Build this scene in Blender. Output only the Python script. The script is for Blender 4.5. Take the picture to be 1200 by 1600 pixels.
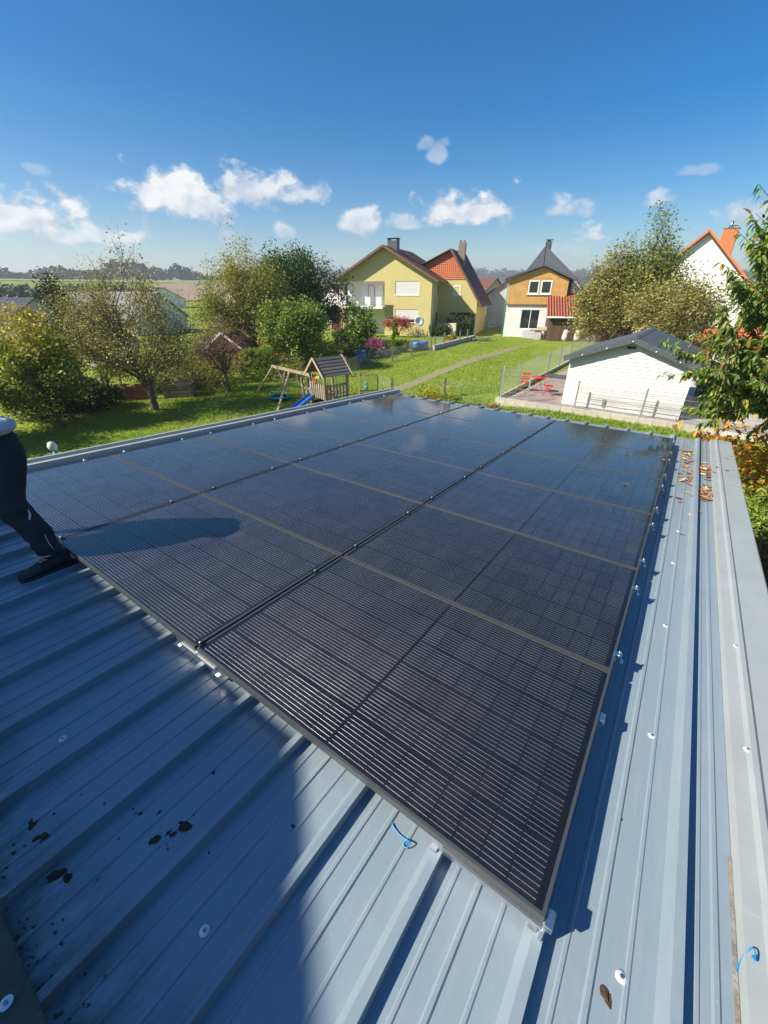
import bpy, bmesh, math, random
import numpy as np
from mathutils import Vector, Matrix, Euler

for o in list(bpy.data.objects): bpy.data.objects.remove(o)
scn = bpy.context.scene
COL = scn.collection
rng = np.random.default_rng(7)
random.seed(7)
rad = math.radians

# ------------------------------------------------------------------ camera
EYE = 5.5                                    # eye height over the garden lawn
FPX = 636.0                                  # focal length in pixels of a 1200x1600 frame
PITCH = math.atan((800 - 451) / FPX)
cam_d = bpy.data.cameras.new('camera')
cam_d.sensor_fit = 'VERTICAL'; cam_d.sensor_height = 24.0
cam_d.lens = FPX / 1600 * 24.0
cam_d.clip_start = 0.05; cam_d.clip_end = 20000
cam = bpy.data.objects.new('camera', cam_d); COL.objects.link(cam)
cam.location = (0, 0, EYE)
cam.rotation_euler = (math.pi / 2 - PITCH, 0, 0)
scn.camera = cam

# ------------------------------------------------------------------ roof frame (the garage roof slopes 4 degrees away)
RA = Matrix(((0.8131722562600266, 0.581147407324609, 0.03191508434678936),
             (-0.5820002910116541, 0.8114315932017783, 0.053426873541077224),
             (0.005151981301172476, -0.062019839679809674, 0.9980616196281487)))
RT = Vector((0.46698371023131685, 0.46847215840604584, 3.896875383698645))
MR = Matrix.Translation(RT) @ RA.to_4x4()
def RW(x, y, z=0.0): return MR @ Vector((x, y, z))

# ------------------------------------------------------------------ sky, sun, exposure
SUN_TRAVEL = (RA @ Vector((0.85, 1.10, -1.0))).normalized()
SUN_EL = math.asin(-SUN_TRAVEL.z)
SUN_AZ = math.atan2(-SUN_TRAVEL.x, -SUN_TRAVEL.y)
sl = bpy.data.lights.new('sun', 'SUN'); sl.energy = 5.0; sl.angle = rad(0.53); sl.color = (1.0, 0.90, 0.76)
sun = bpy.data.objects.new('sun', sl); COL.objects.link(sun)
sun.rotation_euler = SUN_TRAVEL.to_track_quat('-Z', 'Y').to_euler()

scn.view_settings.view_transform = 'Standard'
scn.view_settings.look = 'None'
scn.view_settings.exposure = 0.72
scn.view_settings.gamma = 1.0
scn.view_settings.use_curve_mapping = False

def raydir(px, py):
    x, y = (px - 600) / FPX, (py - 800) / FPX
    c, s = math.cos(PITCH), math.sin(PITCH)
    return Vector((x, c - y * s, -s - y * c))
def atY(px, py, Y):
    d = raydir(px, py); return Vector((0, 0, EYE)) + d * (Y / d.y)

world = bpy.data.worlds.new('World'); scn.world = world; world.use_nodes = True
def build_world():
    nt = world.node_tree; N = nt.nodes; L = nt.links; N.clear()
    out = N.new('ShaderNodeOutputWorld'); bg = N.new('ShaderNodeBackground')
    sky = N.new('ShaderNodeTexSky'); sky.sky_type = 'NISHITA'; sky.sun_disc = False
    sky.sun_elevation = SUN_EL; sky.sun_rotation = SUN_AZ
    sky.air_density = 1.0; sky.dust_density = 0.6; sky.ozone_density = 3.0; sky.altitude = 100
    bg.inputs['Strength'].default_value = 0.080
    def sk(v, t=None):
        return L.new(v, t)
    def math_(op, a, b=None, c=None, clamp=False):
        n = N.new('ShaderNodeMath'); n.operation = op; n.use_clamp = clamp
        for i, v in enumerate((a, b, c)):
            if v is None: continue
            if isinstance(v, (int, float)): n.inputs[i].default_value = v
            else: L.new(v, n.inputs[i])
        return n.outputs[0]
    def vm(op, a, b=None):
        n = N.new('ShaderNodeVectorMath'); n.operation = op
        for i, v in enumerate((a, b)):
            if v is None: continue
            if isinstance(v, (tuple, list, Vector)): n.inputs[i].default_value = tuple(v)
            else: L.new(v, n.inputs[i])
        return n.outputs['Value'] if op in ('DOT_PRODUCT', 'LENGTH') else n.outputs[0]
    tc = N.new('ShaderNodeTexCoord'); d = vm('NORMALIZE', tc.outputs['Generated'])
    sat = N.new('ShaderNodeHueSaturation'); sat.inputs['Hue'].default_value = 0.503
    sat.inputs['Saturation'].default_value = 1.56; sat.inputs['Value'].default_value = 1.0
    L.new(sky.outputs[0], sat.inputs['Color'])
    n1 = N.new('ShaderNodeTexNoise'); n1.inputs['Scale'].default_value = 18; n1.inputs['Detail'].default_value = 7; n1.inputs['Roughness'].default_value = 0.60
    n2 = N.new('ShaderNodeTexNoise'); n2.inputs['Scale'].default_value = 18; n2.inputs['Detail'].default_value = 4; n2.inputs['Roughness'].default_value = 0.5
    st = vm('MULTIPLY', d, (1, 1, 1.5))
    L.new(st, n1.inputs['Vector'])
    off = vm('ADD', st, (0.010, 0.002, -0.018)); L.new(off, n2.inputs['Vector'])
    nz = math_('SUBTRACT', n1.outputs['Fac'], 0.5)
    # every cumulus of the photographed sky: pixel centre, half width, half height, density
    clouds = [(30, 345, 95, 52, 1.0), (125, 372, 100, 26, .8), (285, 318, 88, 44, 1.0), (375, 300, 50, 34, .8), (450, 304, 62, 28, .85), (664, 224, 24, 15, .5), (684, 240, 17, 24, .45), (694, 222, 14, 13, .4),
              (738, 334, 78, 34, 1.0), (705, 324, 40, 26, .9), (565, 352, 42, 24, .85), (625, 350, 34, 18, .65), (877, 327, 42, 17, .7),
              (926, 371, 28, 16, .85), (445, 364, 16, 12, .6), (1030, 313, 26, 20, .6), (1180, 335, 52, 30, .8), (1095, 268, 36, 12, .35),
              (55, 268, 22, 10, .3), (45, 410, 70, 9, .4), (970, 395, 36, 14, .6), (735, 425, 40, 9, .35), (350, 372, 18, 10, .4), (560, 430, 40, 10, .4), (880, 395, 60, 16, .3)]
    # the same sort of cloud goes on round the rest of the sky
    extra = []
    r2 = random.Random(5)
    for k in range(12):
        az = rad(60 + k * 22 + r2.uniform(-6, 6)); el = rad(r2.uniform(4, 22))
        extra.append((Vector((math.sin(az) * math.cos(el), math.cos(az) * math.cos(el), math.sin(el))), r2.uniform(.09, .22), r2.uniform(.03, .07), r2.uniform(.6, 1)))
    total = None; shade = None
    lst = []
    for (px, py, hw, hh, dens) in clouds:
        c = raydir(px, py); k = c.length; c.normalize()
        lst.append((c, hw / FPX / k, hh / FPX / k, dens))
    for (c, a, b, dens) in lst + extra:
        r = Vector((c.y, -c.x, 0)).normalized(); u = r.cross(c).normalized()
        if u.z < 0: u = -u
        df = vm('SUBTRACT', d, c)
        x = math_('MULTIPLY', vm('DOT_PRODUCT', df, r), 1 / a)
        y = math_('MULTIPLY', vm('DOT_PRODUCT', df, u), 1 / b)
        ye = math_('MAXIMUM', y, math_('MULTIPLY', y, -1.7))
        rr = math_('SQRT', math_('ADD', math_('MULTIPLY', x, x), math_('MULTIPLY', ye, ye)))
        m = math_('MULTIPLY', math_('SUBTRACT', 1.0, rr), 1.0)
        m = math_('MULTIPLY_ADD', nz, 3.1, m)
        m = math_('MULTIPLY', math_('MULTIPLY', m, 1.9, clamp=True), dens)
        lit = math_('MULTIPLY', m, math_('MULTIPLY_ADD', y, 0.8, 0.42, clamp=True))
        total = m if total is None else math_('MAXIMUM', total, m)
        shade = lit if shade is None else math_('MAXIMUM', shade, lit)
    # cloud brightness: lit crown, grey base, small billows from the noise slope towards the sun
    bil = math_('MULTIPLY', math_('SUBTRACT', n1.outputs['Fac'], n2.outputs['Fac']), 2.6)
    br = math_('ADD', math_('MULTIPLY_ADD', shade, 0.85, 0.22), bil)
    mr = N.new('ShaderNodeMix'); mr.data_type = 'RGBA'
    mr.inputs['A'].default_value = (3.9, 4.7, 5.8, 1); mr.inputs['B'].default_value = (8.0, 8.0, 7.8, 1)
    L.new(math_('MULTIPLY', br, 1.0, clamp=True), mr.inputs['Factor'])
    mx = N.new('ShaderNodeMix'); mx.data_type = 'RGBA'
    L.new(math_('MULTIPLY', total, 0.93, clamp=True), mx.inputs['Factor'])
    L.new(sat.outputs[0], mx.inputs['A']); L.new(mr.outputs['Result'], mx.inputs['B'])
    L.new(mx.outputs['Result'], bg.inputs['Color']); L.new(bg.outputs[0], out.inputs[0])
build_world()

# ------------------------------------------------------------------ materials
def M(name, c, rough=.6, metal=0., c2=None, ns=4., bump=0., bs=30., rnd=0., spec=.5, coat=0., stretch=None, mixlo=.35, mixhi=.65, dist=.02):
    m = bpy.data.materials.new(name); m.use_nodes = True
    nt = m.node_tree; N = nt.nodes; L = nt.links
    b = N['Principled BSDF']
    b.inputs['Roughness'].default_value = rough; b.inputs['Metallic'].default_value = metal
    b.inputs['Specular IOR Level'].default_value = spec; b.inputs['Coat Weight'].default_value = coat
    b.inputs['Base Color'].default_value = (*c, 1)
    tc = N.new('ShaderNodeTexCoord'); vec = tc.outputs['Object']
    if stretch:
        mp = N.new('ShaderNodeMapping'); mp.inputs['Scale'].default_value = stretch
        L.new(vec, mp.inputs['Vector']); vec = mp.outputs[0]
    col = None
    if c2 is not None:
        n = N.new('ShaderNodeTexNoise'); n.inputs['Scale'].default_value = ns; n.inputs['Detail'].default_value = 6; n.inputs['Roughness'].default_value = .6
        L.new(vec, n.inputs['Vector'])
        r = N.new('ShaderNodeMapRange'); r.inputs[1].default_value = mixlo; r.inputs[2].default_value = mixhi
        L.new(n.outputs['Fac'], r.inputs[0])
        mx = N.new('ShaderNodeMix'); mx.data_type = 'RGBA'
        mx.inputs['A'].default_value = (*c, 1); mx.inputs['B'].default_value = (*c2, 1)
        L.new(r.outputs[0], mx.inputs['Factor']); col = mx.outputs['Result']
        L.new(col, b.inputs['Base Color'])
    if rnd:
        oi = N.new('ShaderNodeObjectInfo')
        hs = N.new('ShaderNodeHueSaturation')
        r = N.new('ShaderNodeMapRange'); r.inputs[3].default_value = 1 - rnd; r.inputs[4].default_value = 1 + rnd
        L.new(oi.outputs['Random'], r.inputs[0]); L.new(r.outputs[0], hs.inputs['Value'])
        if col is not None: L.new(col, hs.inputs['Color'])
        else: hs.inputs['Color'].default_value = (*c, 1)
        L.new(hs.outputs[0], b.inputs['Base Color'])
    if bump:
        n = N.new('ShaderNodeTexNoise'); n.inputs['Scale'].default_value = bs; n.inputs['Detail'].default_value = 5
        L.new(vec, n.inputs['Vector'])
        bp = N.new('ShaderNodeBump'); bp.inputs['Strength'].default_value = bump; bp.inputs['Distance'].default_value = dist
        L.new(n.outputs['Fac'], bp.inputs['Height']); L.new(bp.outputs[0], b.inputs['Normal'])
    return m

def leaf_mat(name, cols, trans=.35, rough=.5, attr='rnd'):
    """foliage whose colour runs through a ramp by each leaf's own number"""
    m = bpy.data.materials.new(name); m.use_nodes = True
    nt = m.node_tree; N = nt.nodes; L = nt.links
    b = N['Principled BSDF']; b.inputs['Roughness'].default_value = rough; b.inputs['Specular IOR Level'].default_value = .35
    at = N.new('ShaderNodeAttribute'); at.attribute_name = attr
    rp = N.new('ShaderNodeValToRGB'); e = rp.color_ramp.elements
    e[0].color = (*cols[0], 1); e[1].color = (*cols[-1], 1)
    for i, c in enumerate(cols[1:-1]):
        q = e.new((i + 1) / (len(cols) - 1)); q.color = (*c, 1)
    L.new(at.outputs['Fac'], rp.inputs[0]); L.new(rp.outputs[0], b.inputs['Base Color'])
    tr = N.new('ShaderNodeBsdfTranslucent'); L.new(rp.outputs[0], tr.inputs['Color'])
    ms = N.new('ShaderNodeMixShader'); ms.inputs[0].default_value = trans
    L.new(b.outputs[0], ms.inputs[1]); L.new(tr.outputs[0], ms.inputs[2])
    L.new(ms.outputs[0], N['Material Output'].inputs['Surface'])
    return m

# ------------------------------------------------------------------ mesh helpers
class MB:
    def __init__(s): s.v = []; s.f = []; s.sm = []
    def add(s, vs, fs, smooth=False):
        k = len(s.v); s.v += [tuple(v) for v in vs]
        s.f += [tuple(i + k for i in f) for f in fs]; s.sm += [smooth] * len(fs); return s
    def box(s, x0, x1, y0, y1, z0, z1, mat=None):
        vs = [Vector(p) for p in ((x0,y0,z0),(x1,y0,z0),(x1,y1,z0),(x0,y1,z0),(x0,y0,z1),(x1,y0,z1),(x1,y1,z1),(x0,y1,z1))]
        if mat is not None: vs = [mat @ v for v in vs]
        return s.add(vs, [(0,3,2,1),(4,5,6,7),(0,1,5,4),(1,2,6,5),(2,3,7,6),(3,0,4,7)])
    def bar(s, p, q, w, h, up=(0, 0, 1)):
        p = Vector(p); q = Vector(q); d = (q - p); l = d.length; d.normalize()
        r = d.cross(Vector(up))
        if r.length < 1e-4: r = d.cross(Vector((1, 0, 0)))
        r.normalize(); u = r.cross(d)
        vs = []
        for e in (p, q):
            for a, b in ((-1,-1),(1,-1),(1,1),(-1,1)): vs.append(e + r * a * w / 2 + u * b * h / 2)
        return s.add(vs, [(0,1,2,3),(7,6,5,4),(0,4,5,1),(1,5,6,2),(2,6,7,3),(3,7,4,0)])
    def tube(s, pts, rs, n=6, cap=True, smooth=True):
        pts = [Vector(p) for p in pts]
        if not hasattr(rs, '__len__'): rs = [rs] * len(pts)
        vs = []; fs = []; prev = None
        for i, p in enumerate(pts):
            d = (pts[min(i + 1, len(pts) - 1)] - pts[max(i - 1, 0)]).normalized()
            a = d.orthogonal().normalized() if prev is None else (prev - d * prev.dot(d)).normalized()
            prev = a; b = d.cross(a)
            for k in range(n):
                t = 2 * math.pi * k / n
                vs.append(p + (a * math.cos(t) + b * math.sin(t)) * rs[i])
        for i in range(len(pts) - 1):
            for k in range(n):
                fs.append((i*n+k, i*n+(k+1)%n, (i+1)*n+(k+1)%n, (i+1)*n+k))
        s.add(vs, fs, smooth)
        if cap:
            k = len(s.v) - len(vs)
            s.f.append(tuple(k + i for i in reversed(range(n)))); s.sm.append(False)
            s.f.append(tuple(k + (len(pts)-1)*n + i for i in range(n))); s.sm.append(False)
        return s
    def lathe(s, prof, c=(0,0,0), n=16, smooth=True, rot=None):
        vs = []; fs = []
        for r, z in prof:
            for k in range(n):
                t = 2*math.pi*k/n; v = Vector((r*math.cos(t), r*math.sin(t), z))
                if rot is not None: v = rot @ v
                vs.append(v + Vector(c))
        for i in range(len(prof)-1):
            for k in range(n): fs.append((i*n+k, i*n+(k+1)%n, (i+1)*n+(k+1)%n, (i+1)*n+k))
        return s.add(vs, fs, smooth)
    def poly(s, pts): return s.add(pts, [tuple(range(len(pts)))])
    def prism(s, pts, d):
        """closed outline pts extruded by the vector d"""
        n = len(pts); d = Vector(d); vs = [Vector(p) for p in pts] + [Vector(p) + d for p in pts]
        fs = [tuple(reversed(range(n))), tuple(range(n, 2*n))] + [(i, (i+1)%n, n+(i+1)%n, n+i) for i in range(n)]
        return s.add(vs, fs)
    def mesh(s, name):
        me = bpy.data.meshes.new(name); me.from_pydata(s.v, [], s.f)
        me.polygons.foreach_set('use_smooth', s.sm); me.update(); return me

def link(name, me, mat=None, parent=None, loc=None, rot=None, mw=None, bevel=0):
    o = bpy.data.objects.new(name, me); COL.objects.link(o)
    if mat is not None and me is not None and len(me.materials) == 0: me.materials.append(mat)
    if parent is not None: o.parent = parent
    if loc is not None: o.location = loc
    if rot is not None: o.rotation_euler = rot
    if mw is not None: o.matrix_world = mw
    if bevel:
        b = o.modifiers.new('bevel', 'BEVEL'); b.width = bevel; b.segments = 2; b.limit_method = 'ANGLE'
    return o
def part(name, mb, mat, parent, **k): return link(name, mb.mesh(name), mat, parent, **k)
def tag(o, label, cat, group=None):
    o['label'] = label; o['category'] = cat
    if group: o['group'] = group
    return o
def thing(name, label, cat, loc=(0,0,0), rz=0., group=None, mw=None):
    o = bpy.data.objects.new(name, None); COL.objects.link(o); o.empty_display_size = .2
    if mw is not None: o.matrix_world = mw
    else: o.location = loc; o.rotation_euler = (0, 0, rz)
    return tag(o, label, cat, group)
def struct(o): o['kind'] = 'structure'; return o
def stuff(o): o['kind'] = 'stuff'; return o
def dup(root, label=None, loc=None, mw=None, rz=None):
    r = root.copy(); COL.objects.link(r)
    if mw is not None: r.matrix_world = mw
    if loc is not None: r.location = loc
    if rz is not None: r.rotation_euler = (0, 0, rz)
    if label: r['label'] = label
    for ch in list(root.children):
        c = ch.copy(); COL.objects.link(c); c.parent = r
        for g in list(ch.children):
            e = g.copy(); COL.objects.link(e); e.parent = c
    return r
def npmesh(name, verts, faces, rnd=None, smooth=False):
    """fast mesh from numpy; faces an (n,k) array"""
    me = bpy.data.meshes.new(name); nv = len(verts); nf, k = faces.shape
    me.vertices.add(nv); me.vertices.foreach_set('co', np.ascontiguousarray(verts, dtype=np.float32).ravel())
    me.loops.add(nf*k); me.loops.foreach_set('vertex_index', np.ascontiguousarray(faces, dtype=np.int32).ravel())
    me.polygons.add(nf); me.polygons.foreach_set('loop_start', np.arange(0, nf*k, k, dtype=np.int32))
    me.polygons.foreach_set('loop_total', np.full(nf, k, dtype=np.int32))
    if smooth: me.polygons.foreach_set('use_smooth', np.ones(nf, dtype=bool))
    me.update(calc_edges=True)
    if rnd is not None:
        a = me.attributes.new('rnd', 'FLOAT', 'POINT'); a.data.foreach_set('value', np.ascontiguousarray(rnd, dtype=np.float32))
    return me

# ------------------------------------------------------------------ terrain
def S(t): t = np.clip(t, 0, 1); return t*t*(3-2*t)
def gz(x, y):
    x = np.asarray(x, float); y = np.asarray(y, float)
    a = S((y-14)/36.)
    r = np.hypot(x, y)
    z = .9*a + .74*S((x-0)/8.)*(1-a)
    far = S((r-130)/500.)
    left = S((-x/np.maximum(r, 1)+.05)/.35)
    z = z + far*(6 + 7*left) + S((r-1000)/900)*(40 + 12*np.sin(x/310.+1.3) + 6*np.sin(x/97.))
    return z
def g1(x, y): return float(gz(x, y))
def ground_at(px, py):
    d = raydir(px, py); t = 5.0
    for _ in range(4000):
        p = Vector((0, 0, EYE)) + d*t
        if p.z <= g1(p.x, p.y): break
        t += .03
    return p

M_grass = M('lawn_grass', (.105,.20,.018), .85, c2=(.17,.265,.04), ns=.5, bump=.5, bs=9., spec=.2, dist=.05)
def ground():
    # rings of a polar sheet reaching past the horizon
    rs = np.concatenate([np.linspace(0.5, 60, 70), np.geomspace(63, 9000, 60)])
    n = 180; th = np.linspace(0, 2*np.pi, n, endpoint=False)
    X = (rs[:,None]*np.sin(th)[None]).ravel(); Y = (rs[:,None]*np.cos(th)[None]).ravel()
    V = np.stack([X, Y, gz(X, Y)], 1)
    i, j = np.meshgrid(np.arange(len(rs)-1), np.arange(n), indexing='ij')
    F = np.stack([i*n+j, (i+1)*n+j, (i+1)*n+(j+1)%n, i*n+(j+1)%n], -1).reshape(-1, 4)[:, ::-1]
    V = np.vstack([V, [[0,0,0]]]); 
    me = npmesh('ground', V, F, smooth=True)
    m = bpy.data.materials.new('ground_grass'); m.use_nodes = True
    nt = m.node_tree; N = nt.nodes; L = nt.links; b = N['Principled BSDF']; b.inputs['Roughness'].default_value = .9; b.inputs['Specular IOR Level'].default_value = .15
    tc = N.new('ShaderNodeTexCoord')
    def noise(s, d=5):
        q = N.new('ShaderNodeTexNoise'); q.inputs['Scale'].default_value = s; q.inputs['Detail'].default_value = d
        L.new(tc.outputs['Object'], q.inputs['Vector']); return q.outputs['Fac']
    def ramp(f, a, b2, c1, c2):
        r = N.new('ShaderNodeValToRGB'); e = r.color_ramp.elements
        e[0].position = a; e[1].position = b2; e[0].color = (*c1, 1); e[1].color = (*c2, 1); L.new(f, r.inputs[0]); return r.outputs[0]
    def mix(f, a, c, t='MIX'):
        q = N.new('ShaderNodeMix'); q.data_type = 'RGBA'; q.blend_type = t
        if isinstance(f, float): q.inputs['Factor'].default_value = f
        else: L.new(f, q.inputs['Factor'])
        L.new(a, q.inputs['A']); L.new(c, q.inputs['B']); return q.outputs['Result']
    c = ramp(noise(.35), .35, .65, (.19,.295,.024), (.285,.355,.045))
    f = ramp(noise(9, 8), .3, .75, (.45,.45,.45), (1.35,1.3,1.2))
    c = mix(1.0, c, f, 'MULTIPLY')
    f = ramp(noise(2.2, 4), .62, .74, (1,1,1), (1.25,1.12,.9))
    c = mix(1.0, c, f, 'MULTIPLY')
    wq = N.new('ShaderNodeRGB'); wq.outputs[0].default_value = (.31,.29,.10,1)
    wf = ramp(noise(.9, 7), .52, .70, (0,0,0), (.55,.55,.55)); c = mix(wf, c, wq.outputs[0])
    L.new(c, b.inputs['Base Color'])
    bp = N.new('ShaderNodeBump'); bp.inputs['Strength'].default_value = .8; bp.inputs['Distance'].default_value = .06
    L.new(noise(14, 6), bp.inputs['Height']); L.new(bp.outputs[0], b.inputs['Normal'])
    struct(link('ground', me, m))
ground()

def sheet(name, poly, mat, dz=.01, step=1.0, lift=None):
    """a ground-hugging sheet over the outline poly (list of x,y), triangulated on a grid"""
    bm = bmesh.new(); vs = [bm.verts.new((x, y, 0)) for x, y in poly]; bm.faces.new(vs)
    xs = [p[0] for p in poly]; ys = [p[1] for p in poly]
    for ax, lo, hi in ((0, min(xs), max(xs)), (1, min(ys), max(ys))):
        k = lo + step
        while k < hi:
            no = (1,0,0) if ax == 0 else (0,1,0); co = (k,0,0) if ax == 0 else (0,k,0)
            bmesh.ops.bisect_plane(bm, geom=bm.verts[:]+bm.edges[:]+bm.faces[:], plane_co=co, plane_no=no); k += step
    for v in bm.verts: v.co.z = (g1(v.co.x, v.co.y) if lift is None else lift) + dz
    bmesh.ops.recalc_face_normals(bm, faces=bm.faces[:])
    for f in bm.faces:
        if f.normal.z < 0: f.normal_flip()
        f.smooth = True
    me = bpy.data.meshes.new(name); bm.to_mesh(me); bm.free()
    return struct(link(name, me, mat))

M_path = M('worn_path', (.27,.22,.15), .95, c2=(.20,.21,.09), ns=3., bump=.4, bs=20.)
p0, p1 = Vector((0.6,24.6)), Vector((12.4,39.6)); pd = (p1-p0).normalized(); pn = Vector((pd.y,-pd.x))
sheet('path', [tuple(p0-pn*.42), tuple(p0+pn*.42), tuple(p0.lerp(p1,.5)+pn*.5), tuple(p1+pn*.36), tuple(p1-pn*.36), tuple(p0.lerp(p1,.5)-pn*.36)], M_path, .012, .8)
M_field = M('ploughed_field', (.30,.22,.13), .95, c2=(.24,.18,.10), ns=.05)
M_fieldg = M('green_field', (.16,.25,.05), .95, c2=(.20,.27,.07), ns=.02)
sheet('ploughed_field', [(-150,170),(-70,170),(-20,380),(-180,420)], M_field, .25, 20)
sheet('far_meadow', [(-700,330),(-240,380),(60,460),(60,560),(-500,560),(-900,480)], M_fieldg, .35, 40)

# ------------------------------------------------------------------ the garage
M_roof = M('coated_steel', (.232,.310,.358), .34, c2=(.25,.32,.372), ns=3., bump=.16, bs=7., spec=.65)
def roof_material():
    """coated steel with grime: noise gathers near the house end and moss by the right edge"""
    m = M_roof; nt = m.node_tree; N = nt.nodes; L = nt.links; b = N['Principled BSDF']
    tc = N.new('ShaderNodeTexCoord'); sp = N.new('ShaderNodeSeparateXYZ'); L.new(tc.outputs['Object'], sp.inputs[0])
    base = b.inputs['Base Color'].links[0].from_socket
    def rng_(sock, a, c, lo=0., hi=1.):
        r = N.new('ShaderNodeMapRange'); r.interpolation_type = 'SMOOTHSTEP'
        r.inputs[1].default_value = a; r.inputs[2].default_value = c; r.inputs[3].default_value = lo; r.inputs[4].default_value = hi
        L.new(sock, r.inputs[0]); return r.outputs[0]
    def mul(a, c):
        n = N.new('ShaderNodeMath'); n.operation = 'MULTIPLY'; n.use_clamp = True
        L.new(a, n.inputs[0])
        if isinstance(c, float): n.inputs[1].default_value = c
        else: L.new(c, n.inputs[1])
        return n.outputs[0]
    n = N.new('ShaderNodeTexNoise'); n.inputs['Scale'].default_value = 6; n.inputs['Detail'].default_value = 8; n.inputs['Roughness'].default_value = .7
    mp = N.new('ShaderNodeMapping'); mp.inputs['Scale'].default_value = (1.6, .7, 1); L.new(tc.outputs['Object'], mp.inputs[0]); L.new(mp.outputs[0], n.inputs['Vector'])
    g = mul(mul(rng_(sp.outputs['Y'], -.56, -.92), rng_(sp.outputs['X'], -.3, -.8)), rng_(n.outputs['Fac'], .34, .56))
    mx = N.new('ShaderNodeMix'); mx.data_type = 'RGBA'; L.new(mul(g, .62), mx.inputs['Factor']); L.new(base, mx.inputs['A']); mx.inputs['B'].default_value = (.035,.035,.02,1)
    g2 = mul(mul(rng_(sp.outputs['Y'], 2.5, 7.0), rng_(sp.outputs['X'], .0, .25)), rng_(n.outputs['Fac'], .40, .65))
    mx2 = N.new('ShaderNodeMix'); mx2.data_type = 'RGBA'; L.new(mul(g2, .55), mx2.inputs['Factor']); L.new(mx.outputs['Result'], mx2.inputs['A']); mx2.inputs['B'].default_value = (.26,.24,.15,1)
    # fine speckle of dust and droplets everywhere
    n3 = N.new('ShaderNodeTexNoise'); n3.inputs['Scale'].default_value = 90; n3.inputs['Detail'].default_value = 3; L.new(tc.outputs['Object'], n3.inputs['Vector'])
    mx3 = N.new('ShaderNodeMix'); mx3.data_type = 'RGBA'; L.new(mul(rng_(n3.outputs['Fac'], .66, .74), .45), mx3.inputs['Factor']); L.new(mx2.outputs['Result'], mx3.inputs['A']); mx3.inputs['B'].default_value = (.42,.42,.40,1)
    n4 = N.new('ShaderNodeTexNoise'); n4.inputs['Scale'].default_value = 14; n4.inputs['Detail'].default_value = 6; n4.inputs['Roughness'].default_value = .65
    mp4 = N.new('ShaderNodeMapping'); mp4.inputs['Scale'].default_value = (3.0, .22, 1); L.new(tc.outputs['Object'], mp4.inputs[0]); L.new(mp4.outputs[0], n4.inputs['Vector'])
    mx4 = N.new('ShaderNodeMix'); mx4.data_type = 'RGBA'; L.new(mul(rng_(n4.outputs['Fac'], .50, .72), .38), mx4.inputs['Factor']); L.new(mx3.outputs['Result'], mx4.inputs['A']); mx4.inputs['B'].default_value = (.34,.37,.38,1)
    n5 = N.new('ShaderNodeTexNoise'); n5.inputs['Scale'].default_value = 2.2; n5.inputs['Detail'].default_value = 8; n5.inputs['Roughness'].default_value = .7; L.new(tc.outputs['Object'], n5.inputs['Vector'])
    mx5 = N.new('ShaderNodeMix'); mx5.data_type = 'RGBA'; L.new(mul(rng_(n5.outputs['Fac'], .52, .70), .30), mx5.inputs['Factor']); L.new(mx4.outputs['Result'], mx5.inputs['A']); mx5.inputs['B'].default_value = (.19,.24,.28,1)
    L.new(mx5.outputs['Result'], b.inputs['Base Color'])
    L.new(rng_(n5.outputs['Fac'], .3, .7, .28, .46), b.inputs['Roughness'])
roof_material()
M_flash = M('flashing_steel', (.36,.40,.40), .42, c2=(.32,.36,.36), ns=3.5, bump=.15, bs=5., spec=.5)
M_flash_dark = M('mossy_flashing', (.10,.11,.085), .8, c2=(.05,.055,.035), ns=9., bump=.5, bs=40.)
M_plaster = M('garage_plaster', (.62,.60,.55), .9, c2=(.55,.53,.48), ns=2., bump=.2, bs=60.)
M_zinc = M('zinc_metal', (.55,.57,.60), .35, 1.0, c2=(.45,.47,.5), ns=20.)
M_washer = M('washer_steel', (.78,.79,.80), .4, .25)
ZP = -0.132            # pan level below the panel tops
YN, YF = -.93, 7.72
PITCHX = .3465; RIB0 = .362
garage = thing('garage', 'garage with a blue grey trapezoidal metal roof carrying the solar panels', 'garage', mw=MR)
def rib_profile(xr):
    """rib whose crest's right edge is at xr, from left foot to right foot"""
    return [(xr-.054, ZP), (xr-.029, ZP+.042), (xr, ZP+.042), (xr+.005, ZP)]
def pan_profile(x0, x1):
    out = []; w = x1 - x0
    for f, hw, h in ((.20, .009, .004), (.46, .012, .006), (.76, .009, .004)):
        c = x0 + f*w; out += [(c-hw, ZP), (c-hw*.5, ZP+h), (c+hw*.5, ZP+h), (c+hw, ZP)]
    return out
nr = 18
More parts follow.
